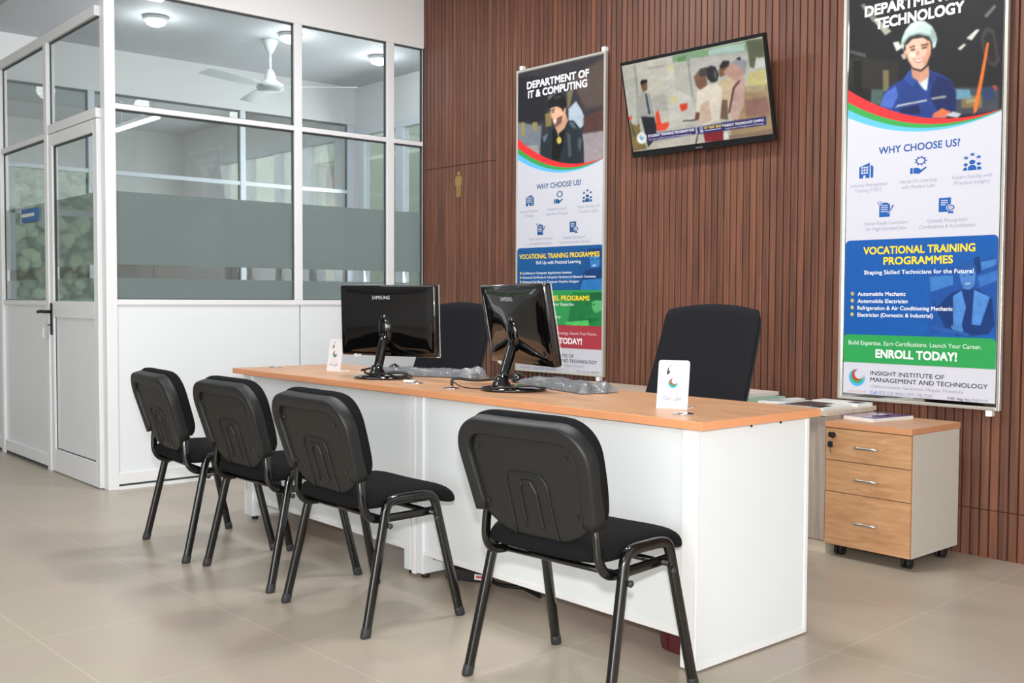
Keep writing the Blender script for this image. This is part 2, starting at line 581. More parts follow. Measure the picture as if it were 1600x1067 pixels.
class Print:
    """Flat artwork in local x (right) and z (up), every layer a hair nearer the viewer (-y)."""

    def __init__(self):
        self.v, self.f, self.c = [], [], []

    def add(self, verts, faces, cols):
        o = len(self.v)
        self.v += verts
        self.f += [tuple(i + o for i in f) for f in faces]
        self.c += cols

    def poly(self, pts, col, lay=1):
        c = tuple(to_lin(col))
        self.add([(x, -0.0005 * lay, z) for x, z in pts], [tuple(range(len(pts)))], [c] * len(pts))

    def rect(self, x0, x1, z0, z1, col, lay=1):
        self.poly([(x0, z0), (x1, z0), (x1, z1), (x0, z1)], col, lay)

    def round_top(self, x0, x1, z0, z1, r, col, lay=1):
        pts = [(x0, z0), (x1, z0)]
        pts += [(x1 - r + r * math.cos(a), z1 - r + r * math.sin(a)) for a in np.linspace(0, PI / 2, 7)]
        pts += [(x0 + r + r * math.cos(a), z1 - r + r * math.sin(a)) for a in np.linspace(PI / 2, PI, 7)]
        self.poly(pts, col, lay)

    def disc(self, x, z, rx, rz, col, lay=1, n=24):
        self.poly([(x + rx * math.cos(2 * PI * i / n), z + rz * math.sin(2 * PI * i / n)) for i in range(n)], col, lay)

    def crescent(self, cx, cz, R, dx, dz, r, col, lay=1, n=40):
        """Disc minus an offset disc, as a fan of quads."""
        c = tuple(to_lin(col))
        vs_, fs = [], []
        for i in range(n + 1):
            a = 2 * PI * i / n
            p = (math.cos(a), math.sin(a))
            b = p[0] * dx + p[1] * dz
            disc = b * b - (dx * dx + dz * dz - r * r)
            t = b + math.sqrt(max(disc, 0))
            t = min(max(t, 0), R)
            vs_ += [(cx + p[0] * R, -0.0005 * lay, cz + p[1] * R), (cx + p[0] * t, -0.0005 * lay, cz + p[1] * t)]
            if i:
                k = 2 * i
                fs.append((k - 2, k, k + 1, k - 1))
        self.add(vs_, fs, [c] * len(vs_))

    def photo(self, x0, x1, z0, z1, step, base, layers, lay=1, post=None, blur=1):
        nx, nz = int((x1 - x0) / step) + 1, int((z1 - z0) / step) + 1
        X, Z = np.meshgrid(np.linspace(x0, x1, nx), np.linspace(z0, z1, nz))
        C = paint(X, Z, base, layers)
        k = np.array([1, 4, 6, 4, 1], float) / 16.0     # a little lens softness
        for _ in range(blur):
            for ax in (0, 1):
                Q = np.pad(C, [(2, 2) if a == ax else (0, 0) for a in range(3)], mode='edge')
                C = sum(k[i] * np.take(Q, range(i, i + C.shape[ax]), axis=ax) for i in range(5))
        rs = np.random.RandomState(11)
        mott = np.zeros(X.shape)
        for n_, amp in ((9, 0.035), (22, 0.035), (60, 0.03)):
            g = rs.rand(n_ + 3, n_ + 3) - 0.5
            u = (X - X.min()) / (X.max() - X.min()) * n_
            v = (Z - Z.min()) / (Z.max() - Z.min()) * n_
            i0, j0 = u.astype(int), v.astype(int)
            fu, fv = u - i0, v - j0
            fu, fv = fu * fu * (3 - 2 * fu), fv * fv * (3 - 2 * fv)
            mott += amp * 2 * ((g[j0, i0] * (1 - fu) + g[j0, i0 + 1] * fu) * (1 - fv) + (g[j0 + 1, i0] * (1 - fu) + g[j0 + 1, i0 + 1] * fu) * fv)
        C = np.clip(C * (1 + mott[..., None]), 0, 255)
        if post:
            C = post(X, Z, C)
        L = to_lin(C).reshape(-1, 3)
        y = -0.0005 * lay
        verts = [(a, y, b) for a, b in zip(X.ravel().tolist(), Z.ravel().tolist())]
        faces = [(j * nx + i, j * nx + i + 1, (j + 1) * nx + i + 1, (j + 1) * nx + i) for j in range(nz - 1) for i in range(nx - 1)]
        self.add(verts, faces, [tuple(r) for r in L.tolist()])

    def text(self, s, x0, x1, zc, h, col, lay=2, bold=0.0, space=1.0):
        """Text scaled to fill x0..x1, centred on zc, with cap height h."""
        cu = bpy.data.curves.new('lettering_source', 'FONT')
        cu.body = s
        cu.resolution_u = 3
        cu.space_character = space
        ob = bpy.data.objects.new('lettering_source', cu)
        COL.objects.link(ob)
        dg = bpy.context.evaluated_depsgraph_get()
        me = bpy.data.meshes.new_from_object(ob.evaluated_get(dg))
        co = np.array([v.co[:] for v in me.vertices])
        c = tuple(to_lin(col))
        if len(co):
            mn, mxx = co[:, 0].min(), co[:, 0].max()
            sx = (x1 - x0) / (mxx - mn)
            sz = h / 0.73
            w = max(0.0, bold) * 1.15
            for q, (dx, dz) in enumerate([(0, 0)] if w < 0.003 else [(0, 0), (-w, -w), (w, -w), (-w, w), (w, w)]):
                verts = [(x0 + (p[0] - mn + dx) * sx, -0.0005 * lay - 0.00006 * q, zc + (p[1] - 0.365 + dz) * sz) for p in co]
                self.add(verts, [tuple(p.vertices) for p in me.polygons], [c] * len(verts))
        bpy.data.objects.remove(ob)
        bpy.data.curves.remove(cu)
        bpy.data.meshes.remove(me)

    def build(self, name, mat, parent=None, xf=None):
        me = bpy.data.meshes.new(name)
        me.from_pydata([Vector(p) for p in self.v] if xf is None else [xf @ Vector(p) for p in self.v], [], self.f)
        at = me.color_attributes.new('ink', 'FLOAT_COLOR', 'POINT')
        arr = np.ones((len(self.v), 4), np.float32)
        arr[:, :3] = np.array(self.c, np.float32)
        at.data.foreach_set('color', arr.ravel())
        me.materials.append(mat)
        me.update()
        o = bpy.data.objects.new(name, me)
        COL.objects.link(o)
        if parent is not None:
            o.parent = parent
        return o

PHOTO_TECH = [
 ((62,66,76), 18, [527,1390,723,1362,725,1263,530,1267]),
 ((44,42,38), 16, [20,1606,273,1546,276,1390,33,1471]),
 ((120,105,70), 9, [564,1350,651,1338,653,1286,565,1297]),
 ((95,140,160), 8, [532,1381,599,1371,608,1331,538,1336]),
 ((170,70,45), 4, [693,1374,714,1371,712,1350,695,1353]),
 ((40,60,95), 7, [651,1372,702,1365,703,1313,656,1320]),
 ((150,140,110), 5, [582,1330,634,1331,630,1315,587,1312]),
 ((112,106,76), 5, [200,1516,229,1511,231,1415,202,1419]),
 ((72,92,88), 10, [146,1436,206,1427,203,1354,142,1371]),
 ((26,26,26), 6, [51,1582,93,1575,96,1425,54,1449]),
 ((120,120,112), 5, [82,1834,103,1835,170,1752,145,1743]),
 ((165,165,150), 4, [145,1752,172,1754,238,1684,209,1670]),
 ((215,220,208), 4, [245,1633,273,1632,288,1600,264,1589]),
 ((170,182,150), 4, [284,1571,307,1575,313,1550,297,1547]),
 ((205,210,198), 4, [579,1591,621,1621,637,1617,603,1578]),
 ((190,196,180), 4, [542,1554,570,1571,580,1563,555,1543]),
 ((105,105,100), 5, [652,1672,694,1711,704,1700,665,1661]),
 ((80,78,74), 6, [29,1637,112,1605,118,1585,35,1620]),
 ((60,56,56), 6, [641,1588,662,1627,696,1604,723,1472,704,1448,676,1469,652,1518]),
 ((34,33,34), 6, [656,1577,671,1604,690,1588,709,1483,700,1466,682,1479,664,1520]),
 ((228,115,45), 2.5, [667,1560,677,1553,657,1414,632,1275,617,1263,619,1299,645,1433]),
 ((35,60,128), 3, [188,1349,209,1409,236,1437,308,1465,322,1497,421,1481,481,1450,518,1422,539,1371,542,1287,494,1261,374,1266,278,1306]),
 ((26,38,88), 7, [440,1461,513,1420,540,1371,542,1287,481,1264,423,1360]),
 ((72,102,182), 9, [188,1354,212,1410,263,1434,276,1392,248,1334]),
 ((24,36,84), 5, [277,1330,373,1336,383,1294,297,1305]),
 ((45,78,155), 3, [298,1461,327,1494,361,1439,342,1419]),
 ((30,50,108), 3, [418,1477,456,1445,436,1410,404,1435]),
 ((190,192,182), 2, [260,1337,277,1349,410,1354,410,1347,277,1340]),
 ((150,152,142), 2, [428,1359,492,1361,500,1350,433,1350]),
 ((205,215,220), 3, [366,1439,417,1455,409,1392,395,1400]),
 ((200,146,122), 3, [331,1520,415,1515,419,1455,380,1431,341,1462]),
 ((205,150,126), 2.5, [297,1585,308,1589,315,1552,303,1555]),
 ((230,184,162), 2.5, [305,1617,324,1637,385,1635,418,1615,425,1574,420,1531,402,1498,374,1490,345,1502,321,1538,308,1581]),
 ((203,148,124), 6, [400,1619,425,1592,422,1530,402,1496,389,1510,405,1569]),
 ((240,205,185), 6, [330,1577,353,1567,351,1546,325,1555]),
 ((92,62,46), 2, [324,1599,350,1602,351,1596,326,1592]),
 ((92,62,46), 2, [376,1600,412,1600,412,1592,378,1593]),
 ((70,48,42), 2, [329,1587,350,1588,350,1580,331,1580]),
 ((70,48,42), 2, [381,1586,405,1587,405,1579,383,1579]),
 ((200,142,120), 3, [363,1582,374,1561,366,1552,355,1559]),
 ((170,96,86), 2, [340,1546,368,1537,394,1544,389,1527,369,1520,350,1529]),
 ((246,242,236), 1.5, [345,1542,368,1533,391,1540,384,1529,368,1525,352,1533]),
 ((44,44,44), 2, [310,1578,318,1538,344,1503,379,1489,404,1505,422,1548,430,1545,414,1500,381,1480,342,1496,313,1535]),
 ((192,216,210), 2.5, [283,1610,288,1643,304,1677,327,1701,360,1709,393,1700,426,1672,445,1637,451,1609,444,1578,433,1571,429,1605,413,1630,366,1649,323,1646,302,1625,296,1589]),
 ((228,242,240), 8, [318,1681,355,1703,386,1694,356,1683,328,1658]),
 ((150,176,170), 6, [421,1664,445,1633,448,1606,437,1594,427,1627]),
 ((52,52,48), 2.5, [300,1612,323,1642,366,1645,413,1626,426,1602,385,1629,338,1631,312,1610]),
 ((148,176,170), 2.5, [286,1620,323,1653,375,1654,422,1635,448,1609,441,1601,413,1628,366,1647,323,1643,293,1610]),
 ((214,110,82), 3, [434,1272,443,1291,480,1304,521,1287,494,1261]),
 ((190,196,202), 3, [494,1273,530,1286,566,1271,548,1256]),
 ((230,120,60), 2, [466,1284,471,1305,489,1305,498,1279,492,1279,484,1297,477,1295,476,1281])]
PHOTO_IT = [
 ((86,73,68), 35, [470,1767,739,1841,742,1572,595,1572]),
 ((34,35,42), 30, [6,1848,284,1805,272,1553,8,1501]),
 ((118,124,134), 22, [8,1564,228,1517,215,1334,9,1407]),
 ((150,140,72), 6, [46,1560,77,1556,75,1473,50,1475]),
 ((150,136,82), 6, [146,1548,191,1542,184,1481,153,1495]),
 ((132,117,72), 7, [257,1585,315,1588,316,1507,265,1503]),
 ((100,110,100), 12, [285,1688,336,1691,329,1657,285,1653]),
 ((120,112,84), 9, [445,1691,498,1703,471,1608,446,1591]),
 ((172,186,202), 7, [457,1590,520,1626,568,1565,606,1487,542,1455,458,1520]),
 ((82,56,52), 16, [582,1524,742,1552,744,1417,583,1426]),
 ((152,142,146), 16, [570,1427,743,1427,745,1258,585,1248]),
 ((152,152,148), 4, [9,1412,192,1403,215,1321,125,1320]),
 ((36,46,53), 3, [221,1434,272,1471,345,1498,444,1521,500,1515,563,1453,584,1377,588,1256,404,1265,303,1293,222,1321]),
 ((92,107,116), 6, [236,1445,287,1469,273,1430,251,1412]),
 ((82,96,103), 6, [458,1510,500,1505,528,1462,486,1476]),
 ((75,88,96), 7, [542,1411,570,1398,557,1320,536,1362]),
 ((70,82,90), 6, [445,1451,473,1438,488,1307,460,1300]),
 ((18,18,22), 4, [323,1480,430,1493,417,1374,375,1283,320,1303]),
 ((196,152,122), 4, [359,1522,437,1562,454,1520,423,1474,371,1448,345,1491]),
 ((205,182,82), 2, [401,1408,399,1399,393,1392,385,1389,375,1390,367,1395,361,1403,358,1413,360,1422,366,1428,375,1432,384,1431,393,1426,399,1418]),
 ((150,145,120), 2, [353,1477,361,1478,383,1430,375,1429]),
 ((222,177,147), 3, [302,1600,312,1629,358,1643,429,1613,436,1572,416,1535,380,1499,352,1494,333,1515,323,1546,309,1563]),
 ((122,86,72), 5, [361,1548,413,1557,399,1512,352,1493,333,1509,352,1513]),
 ((205,150,120), 2.5, [408,1601,436,1602,432,1556,413,1563]),
 ((236,226,220), 2, [327,1534,359,1537,356,1525,333,1523]),
 ((60,45,40), 2, [312,1588,337,1591,337,1584,315,1582]),
 ((50,38,34), 2, [306,1601,344,1605,344,1598,309,1595]),
 ((190,140,112), 3, [302,1581,315,1573,318,1559,304,1563]),
 ((28,26,28), 4, [275,1632,285,1663,329,1685,386,1691,429,1668,440,1632,438,1600,424,1599,411,1576,398,1599,358,1617,308,1613,283,1618]),
 ((50,62,66), 6, [329,1675,386,1681,400,1667,350,1658])]
INSET_TECH = [
 ((30,80,155), 25, [445,591,571,625,735,655,743,328,441,320]),
 ((62,122,192), 9, [440,573,545,576,546,536,446,505]),
 ((55,110,182), 9, [652,570,732,595,733,552,661,525]),
 ((70,125,195), 7, [654,631,727,643,729,619,664,596]),
 ((20,55,115), 6, [632,649,658,662,668,588,647,579]),
 ((22,55,115), 4, [476,438,538,501,591,518,653,518,714,475,727,362,700,323,569,313,514,349,447,474]),
 ((78,134,204), 4, [547,487,583,511,604,439,586,359,550,358]),
 ((78,134,204), 4, [637,514,705,483,667,361,630,365]),
 ((75,125,192), 3, [572,598,589,615,624,615,642,588,639,536,618,513,591,518,577,554]),
 ((34,84,154), 3, [558,601,580,624,624,634,648,605,635,593,581,593]),
 ((30,65,130), 2, [586,576,601,578,601,573,587,571]),
 ((30,65,130), 2, [616,580,632,581,632,576,617,574]),
 ((150,190,230), 1.5, [595,543,624,546,617,536,602,534]),
 ((75,128,195), 4, [539,356,586,368,597,331,551,330]),
 ((40,90,165), 4, [450,356,551,341,622,325,614,314,459,338])]
INSET_IT = [
 ((25,80,140), 18, [515,771,746,773,749,510,518,511]),
 ((18,58,108), 4, [619,741,670,777,726,755,732,692,699,701,636,693]),
 ((58,124,188), 3, [636,707,719,708,720,652,693,626,651,638]),
 ((20,60,110), 1.5, [650,689,671,691,671,684,652,683]),
 ((20,60,110), 1.5, [692,691,713,693,713,686,693,684]),
 ((160,195,225), 1.5, [660,656,694,657,686,647,668,646]),
 ((18,60,116), 5, [588,612,658,637,741,642,749,510,575,511]),
 ((46,117,184), 2, [588,567,748,576,749,508,563,509])]
INSET_IT_GREEN = [
 ((28,120,62), 18, [503,491,749,500,751,298,462,292]),
 ((24,98,54), 4, [639,478,687,506,745,495,746,435,688,450,660,437]),
 ((92,178,112), 3, [660,437,695,448,740,445,737,389,696,366,667,392]),
 ((24,98,54), 1.5, [667,424,688,429,688,423,669,418]),
 ((32,132,68), 5, [605,355,688,376,750,369,751,298,605,295]),
 ((24,110,58), 3, [562,335,689,346,744,333,633,316]),
 ((84,198,100), 2, [447,315,633,331,643,294,459,289])]
TV_PICTURE = [
 ((186,186,176), 8, [-445,245,-354,239,-373,3,-446,-51]),
 ((150,150,145), 4, [-365,231,-354,237,-362,48,-376,25]),
 ((199,196,182), 4, [-354,237,-146,242,-176,-116,-275,-120,-327,43]),
 ((180,178,168), 7, [-274,59,-177,53,-173,-38,-259,-27]),
 ((150,148,140), 3, [-280,203,-158,202,-158,196,-279,197]),
 ((202,202,192), 4, [-147,238,-100,235,-107,73,-89,-124,-177,-123,-158,80]),
 ((214,206,160), 6, [-139,197,-101,197,-101,169,-139,168]),
 ((214,206,160), 6, [-151,34,-99,35,-95,-3,-148,-4]),
 ((132,167,127), 7, [-104,238,4,242,183,237,375,239,363,179,123,190,-105,205]),
 ((178,202,192), 10, [129,232,344,231,339,190,125,204]),
 ((100,150,100), 7, [-73,224,-17,226,-16,203,-67,202]),
 ((188,186,178), 7, [8,209,364,186,354,118,203,135,23,126]),
 ((150,155,150), 2, [-11,238,3,239,-2,14,-13,11]),
 ((96,101,76), 9, [354,239,448,233,447,131,400,152,381,100,358,111]),
 ((202,202,197), 6, [400,145,445,145,443,97,385,99]),
 ((202,192,132), 8, [350,84,446,90,443,7,325,24]),
 ((166,141,106), 12, [291,22,448,13,452,-225,198,-206]),
 ((150,110,100), 12, [307,-43,432,-45,446,-131,304,-128]),
 ((180,165,130), 9, [324,19,432,14,436,-18,320,-9]),
 ((140,115,95), 8, [189,-208,449,-202,450,-230,195,-227]),
 ((207,205,196), 4, [-98,70,-13,14,-1,-90,-93,-141,-105,-34]),
 ((196,191,177), 4, [-327,-190,13,-181,20,-227,-343,-229]),
 ((132,112,68), 5, [-451,-68,-386,-91,-350,-219,-454,-225]),
 ((80,80,70), 2, [-446,-55,-438,-52,-419,-133,-427,-144]),
 ((38,40,48), 2.5, [-363,-39,-272,-44,-266,-127,-304,-186,-342,-212,-351,-125]),
 ((166,166,156), 2.5, [-382,50,-329,89,-283,69,-272,5,-272,-57,-362,-42,-382,-76,-400,-74]),
 ((122,87,67), 2.5, [-335,143,-290,143,-294,92,-325,84,-334,106]),
 ((30,28,28), 2.5, [-337,135,-324,149,-289,146,-289,130,-317,128,-328,117]),
 ((35,70,96), 1.5, [-314,72,-303,75,-295,-34,-309,-38]),
 ((112,82,62), 2.5, [-395,-74,-377,-84,-385,-103]),
 ((236,76,52), 2, [-261,-37,-239,-22,-229,-97,-182,-94,-178,-110,-206,-134,-262,-134,-267,-105]),
 ((226,66,46), 2, [-95,-12,-41,-12,-51,-43,-89,-51]),
 ((221,81,61), 3, [-455,-36,-425,-28,-429,-49,-452,-56]),
 ((206,186,152), 4, [171,68,240,89,267,55,223,-33,193,-123,156,-118,177,18]),
 ((120,95,75), 5, [171,-24,206,-29,196,-129,149,-116]),
 ((127,88,68), 4, [174,125,207,160,248,150,217,97,179,88]),
 ((46,43,43), 3, [179,139,207,165,245,159,236,138,193,126]),
 ((196,166,152), 5, [261,55,320,83,319,32,297,-71,252,-137,211,-118,227,-33]),
 ((190,150,136), 6, [199,107,247,143,310,165,345,128,326,80,270,61,230,81]),
 ((152,152,162), 6, [248,150,306,168,346,135,326,80,308,118]),
 ((32,32,36), 2.5, [283,161,309,169,308,150]),
 ((92,52,52), 2, [247,28,291,59,294,50,256,20,211,-96,201,-95]),
 ((227,217,198), 3, [26,38,85,59,149,67,181,31,173,-26,146,-124,28,-140,30,-66,3,-62]),
 ((205,180,160), 7, [35,-35,93,-14,96,-117,29,-135]),
 ((132,97,77), 3, [17,113,63,149,107,146,94,103,94,59,47,42,25,68]),
 ((72,70,70), 3, [47,116,62,147,108,150,101,105,65,107]),
 ((48,48,50), 3, [103,145,131,153,156,144,174,104,156,70,123,68,99,93]),
 ((90,92,98), 4, [145,131,165,112,151,80,140,96]),
 ((122,72,58), 2.5, [3,-65,29,-72,15,-108,-10,-105]),
 ((135,36,46), 2.5, [33,-170,159,-176,153,-228,39,-225]),
 ((60,50,50), 1.5, [-87,-98,-3,-101,-4,-107,-87,-104]),
 ((225,222,215), 3, [188,-207,185,-216,180,-223,173,-226,166,-226,160,-221,157,-213,156,-203,159,-194,165,-187,172,-183,179,-184,184,-189,188,-197]),
 ((50,45,45), 1.5, [-4,-179,2,-179,-18,-229,-26,-229]),
 ((57,50,104), 1.2, [-339,-142,-13,-142,-12,-176,-340,-182]),
 ((57,50,104), 1.2, [-2,-142,164,-141,164,-178,-2,-180]),
 ((57,50,104), 1.2, [155,-137,419,-136,417,-180,155,-179]),
 ((225,225,235), 1, [-8,-147,-2,-147,-1,-172,-7,-172]),
 ((215,212,232), 1.5, [15,-146,37,-146,37,-173,14,-172]),
 ((90,84,140), 1, [17,-152,34,-152,35,-157,18,-157]),
 ((240,242,240), 1.2, [-342,-161,-348,-175,-359,-185,-374,-190,-390,-188,-403,-180,-411,-168,-412,-154,-406,-140,-394,-130,-379,-125,-364,-127,-351,-135,-343,-147]),
 ((112,172,182), 4, [-361,-157,-364,-163,-369,-168,-375,-170,-382,-169,-388,-166,-391,-160,-391,-153,-389,-147,-384,-143,-377,-140,-371,-141,-365,-145,-362,-150]),
 ((235,240,240), 2.5, [-364,-149,-365,-152,-368,-154,-372,-155,-375,-155,-378,-153,-380,-150,-380,-147,-379,-144,-376,-141,-373,-140,-369,-140,-366,-142,-364,-145])]
# ================================================================== THE SETTING
TH = math.radians(1.5)                      # the slatted wall is not quite parallel to the desks
WN = Vector((-math.sin(TH), math.cos(TH), 0))
WU = Vector((math.cos(TH), math.sin(TH), 0))
WP0 = Vector((-0.195, 2.06, 0))


def on_wall(u, z, off=0.0):
    return WP0 + WU * u - WN * off + Vector((0, 0, z))


CEIL, OCEIL = 3.30, 3.12
PX = -4.029                                 # face of the office partition
DY = -0.257                                 # face of the partition that holds the door

struct(MB(M['tile']).box(-10.7, 9.1, -9.1, 3.2, -0.08, 0.0).build('floor'))
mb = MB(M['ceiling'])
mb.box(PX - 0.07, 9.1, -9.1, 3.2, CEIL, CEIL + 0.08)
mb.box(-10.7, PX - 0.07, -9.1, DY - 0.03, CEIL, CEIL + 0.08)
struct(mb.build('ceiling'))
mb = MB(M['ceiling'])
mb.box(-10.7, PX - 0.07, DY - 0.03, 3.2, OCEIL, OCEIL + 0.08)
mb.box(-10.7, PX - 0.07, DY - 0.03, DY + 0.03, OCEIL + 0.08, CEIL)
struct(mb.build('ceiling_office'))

# slatted feature wall: fluted boards with a groove every 40 mm
mb = MB(M['slat'], M['slatgap'])
P = 0.04
n0 = -96
for k in range(n0, 62):
    u0 = k * P
    joint_hi, joint_lo = u0 < -3.08, u0 > -0.72
    cuts = [0.0] + ([0.207] if joint_lo else []) + ([2.005] if joint_hi else []) + [CEIL]
    for a, b in zip(cuts[:-1], cuts[1:]):
        za, zb = a + (0.002 if a > 0 else 0), b - (0.002 if b < CEIL else 0)
        prof = [(u0 + 0.0030, 0.013), (u0 + 0.0060, 0.001), (u0 + 0.0072, 0.0), (u0 + 0.0365, 0.0), (u0 + 0.0378, 0.001), (u0 + 0.0400, 0.013)]
        lo = [mb.bm.verts.new((x, y, za)) for x, y in prof]
        hi = [mb.bm.verts.new((x, y, zb)) for x, y in prof]
        for i in range(5):
            mb.bm.faces.new((lo[i], lo[i + 1], hi[i + 1], hi[i]))
        mb.bm.faces.new(lo)
        mb.bm.faces.new(hi)
mb.box(n0 * P, 62 * P, 0.0125, 0.05, 0, CEIL, M['slatgap'])
mb.box(n0 * P - 0.006, n0 * P + 0.005, 0.0, 0.05, 0, CEIL, M['slatgap'])
o = struct(mb.build('wall_back'))
o.location = WP0
o.rotation_euler = (0, 0, TH)
mb = MB(M['wall'])
mb.box(2.2, 9.1, 2.15, 2.3, 0, CEIL)
struct(mb.build('wall_back_plain'))
struct(MB(M['wall']).box(9.0, 9.1, -9.1, 3.2, 0, CEIL).build('wall_right'))
struct(MB(M['wall']).box(-10.7, 9.1, -9.1, -9.0, 0, CEIL).build('wall_front'))
# wall between the office and the rooms behind the slats
struct(MB(M['officewall']).box(PX - 0.07, PX - 0.01, 1.99, 3.2, 0, CEIL).build('wall_office_side'))

# ---- office partition facing the desks
wl = structure_root('wall_left', (PX, 0, 0))
mb = MB(M['panel'])
mb.box(-0.035, -0.012, -0.195, 0.979, 0.095, 1.062)
mb.box(-0.035, -0.012, 0.986, 1.955, 0.095, 1.062)
mb.build('panel', wl)
MB(M['joint_shade']).box(-0.036, -0.02, 0.978, 0.987, 0.095, 1.062).build('panel_joint', wl)
MB(M['alu']).box(-0.05, 0.0, -0.195, 1.955, 0.030, 0.095, bevel=0.003).build('base_rail', wl)
mb = MB(M['joint_shade'])
mb.box(-0.045, -0.008, -0.195, 1.955, 0.018, 0.030)  # dark strip stands in the gap under the base rail
mb.build('floor_gap', wl)
MB(M['alu']).box(-0.05, 0.006, -0.195, 1.955, 0.0, 0.018).build('threshold', wl)
MB(M['wall']).box(-0.07, 0.0, DY - 0.03, 1.975, 2.85, CEIL).build('bulkhead', wl)
for i, (a, b) in enumerate((((-0.257), (-0.195)), (0.944, 0.999), (1.652, 1.710))):
    z0, z1 = (0.0, 2.85) if i == 0 else (1.092, 2.85)
    x0 = -0.068 if i == 0 else -0.05
    MB(M['alu']).box(x0, 0.0, a, b, z0, z1, bevel=0.003).build('post', wl)
MB(M['alu']).box(-0.05, 0.0, -0.195, 1.955, 1.060, 1.092, bevel=0.003).build('low_rail', wl)
for a, b in ((-0.195, 0.944), (0.999, 1.652), (1.710, 1.955)):
    MB(M['alu']).box(-0.05, 0.0, a, b, 2.172, 2.203, bevel=0.003).build('transom', wl)
wn_ = 1
for a, b in ((-0.195, 0.944), (0.999, 1.652), (1.710, 1.955)):
    for z0, z1 in ((1.092, 2.172), (2.203, 2.85)):
        w = structure_root('window_%d' % wn_, (PX, 0, 0))
        wn_ += 1
        MB(M['glass']).box(-0.0275, -0.0225, a, b, z0, z1).build('glass_pane', w)
        g = MB(M['joint_shade'])  # dark strips put the shade of the recessed pane's reveals into colour
        g.box(-0.030, -0.017, a, b, z1 - 0.011, z1)
        g.box(-0.030, -0.020, a, b, z0, z0 + 0.005)
        g.box(-0.030, -0.020, a, a + 0.004, z0, z1)
        g.box(-0.030, -0.017, b - 0.010, b, z0, z1)
        g.build('joint_shade', w)
        if z0 < 1.5:
            f = MB(M['frost'])
            f.box(-0.0220, -0.0212, a + 0.004, b - 0.010, 1.292, 1.709)
            f.box(-0.0220, -0.0212, a + 0.004, b - 0.010, 1.097, 1.216)
            f.build('frosted_band', w)

# ---- office partition with the door
wd = structure_root('wall_left_door_side', (0, DY, 0))
XL = -8.6
mulls = [(-5.01, -4.95), (-6.03, -5.97), (-7.05, -6.99), (-8.07, -8.01)]
for a, b in mulls:
    MB(M['alu']).box(a, b, -0.030, 0.022, 0.0, 2.692, bevel=0.003).build('post', wd)
MB(M['alu']).box(XL, -4.097, -0.028, 0.022, 2.692, 2.75, bevel=0.003).build('top_rail', wd)
bays = [(mulls[i + 1][1], mulls[i][0]) for i in range(3)] + [(XL, mulls[3][0])]
for a, b in bays:
    MB(M['alu']).box(a, b, -0.024, 0.02, 2.103, 2.138, bevel=0.003).build('transom', wd)
    MB(M['alu']).box(a, b, -0.024, 0.02, 1.050, 1.082, bevel=0.003).build('low_rail', wd)
    MB(M['alu']).box(a, b, -0.024, 0.02, 0.022, 0.097, bevel=0.003).build('base_rail', wd)
    MB(M['joint_shade']).box(a, b, -0.015, 0.015, 0.0, 0.022).build('floor_gap', wd)  # dark strip fills the gap at the floor
    MB(M['panel']).box(a, b, -0.010, 0.010, 0.097, 1.050).build('panel', wd)
MB(M['alu']).box(-4.95, -4.097, -0.026, 0.022, 2.122, 2.178, bevel=0.003).build('door_head', wd)
for a, b in bays + [(-4.95, -4.097)]:
    for z0, z1 in ((1.082, 2.103), (2.138 if a < -5 else 2.178, 2.692)):
        if a > -5 and z0 < 1.5:
            continue
        w = structure_root('window_%d' % wn_, (0, DY, 0))
        wn_ += 1
        MB(M['glass']).box(a, b, -0.0025, 0.0025, z0, z1).build('glass_pane', w)
        g = MB(M['joint_shade'])  # reveal shade round the pane, drawn as dark strips
        g.box(a, b, -0.008, 0.004, z1 - 0.010, z1)
        g.box(a, b, -0.008, 0.004, z0, z0 + 0.006)
        g.box(a, a + 0.006, -0.006, 0.004, z0, z1)
        g.build('joint_shade', w)
        if z0 < 1.5:
            f = MB(M['frost'])
            f.box(a, b, 0.0030, 0.0038, 1.292, 1.709)
            f.box(a, b, 0.0030, 0.0038, 1.09, 1.216)
            f.build('frosted_band', w)

door = structure_root('door_1', (0, DY, 0))
MB(M['alu']).box(-4.948, -4.885, -0.022, 0.018, 0.006, 2.118, bevel=0.003).build('stile', door)
MB(M['alu']).box(-4.165, -4.099, -0.022, 0.018, 0.006, 2.118, bevel=0.003).build('stile', door)
MB(M['alu']).box(-4.885, -4.165, -0.022, 0.018, 2.045, 2.118, bevel=0.003).build('top_rail', door)
MB(M['alu']).box(-4.885, -4.165, -0.022, 0.018, 0.977, 1.078, bevel=0.003).build('middle_rail', door)
MB(M['alu']).box(-4.885, -4.165, -0.022, 0.018, 0.006, 0.148, bevel=0.003).build('bottom_rail', door)
MB(M['panel']).box(-4.885, -4.165, -0.006, 0.008, 0.148, 0.977).build('panel', door)
MB(M['glass']).box(-4.885, -4.165, -0.0025, 0.0025, 1.078, 2.045).build('glass_pane', door)
g = MB(M['joint_shade'])  # dark strips carry the shade round the door's recessed pane and panel
g.box(-4.885, -4.165, -0.008, 0.004, 2.036, 2.045)
g.box(-4.885, -4.880, -0.010, 0.004, 0.148, 0.977)
g.box(-4.885, -4.880, -0.010, 0.004, 1.078, 2.045)
g.box(-4.885, -4.165, -0.010, 0.004, 0.148, 0.153)
g.build('joint_shade', door)
f = MB(M['frost'])
f.box(-4.880, -4.165, 0.0030, 0.0038, 1.292, 1.709)
f.box(-4.880, -4.165, 0.0030, 0.0038, 1.080, 1.216)
f.build('frosted_band', door)
hd = MB(M['foot'])
hd.box(-4.932, -4.902, -0.030, -0.022, 0.866, 1.066, bevel=0.003)
hd.tube([(-4.917, -0.03, 1.012), (-4.917, -0.075, 1.012)], 0.010)
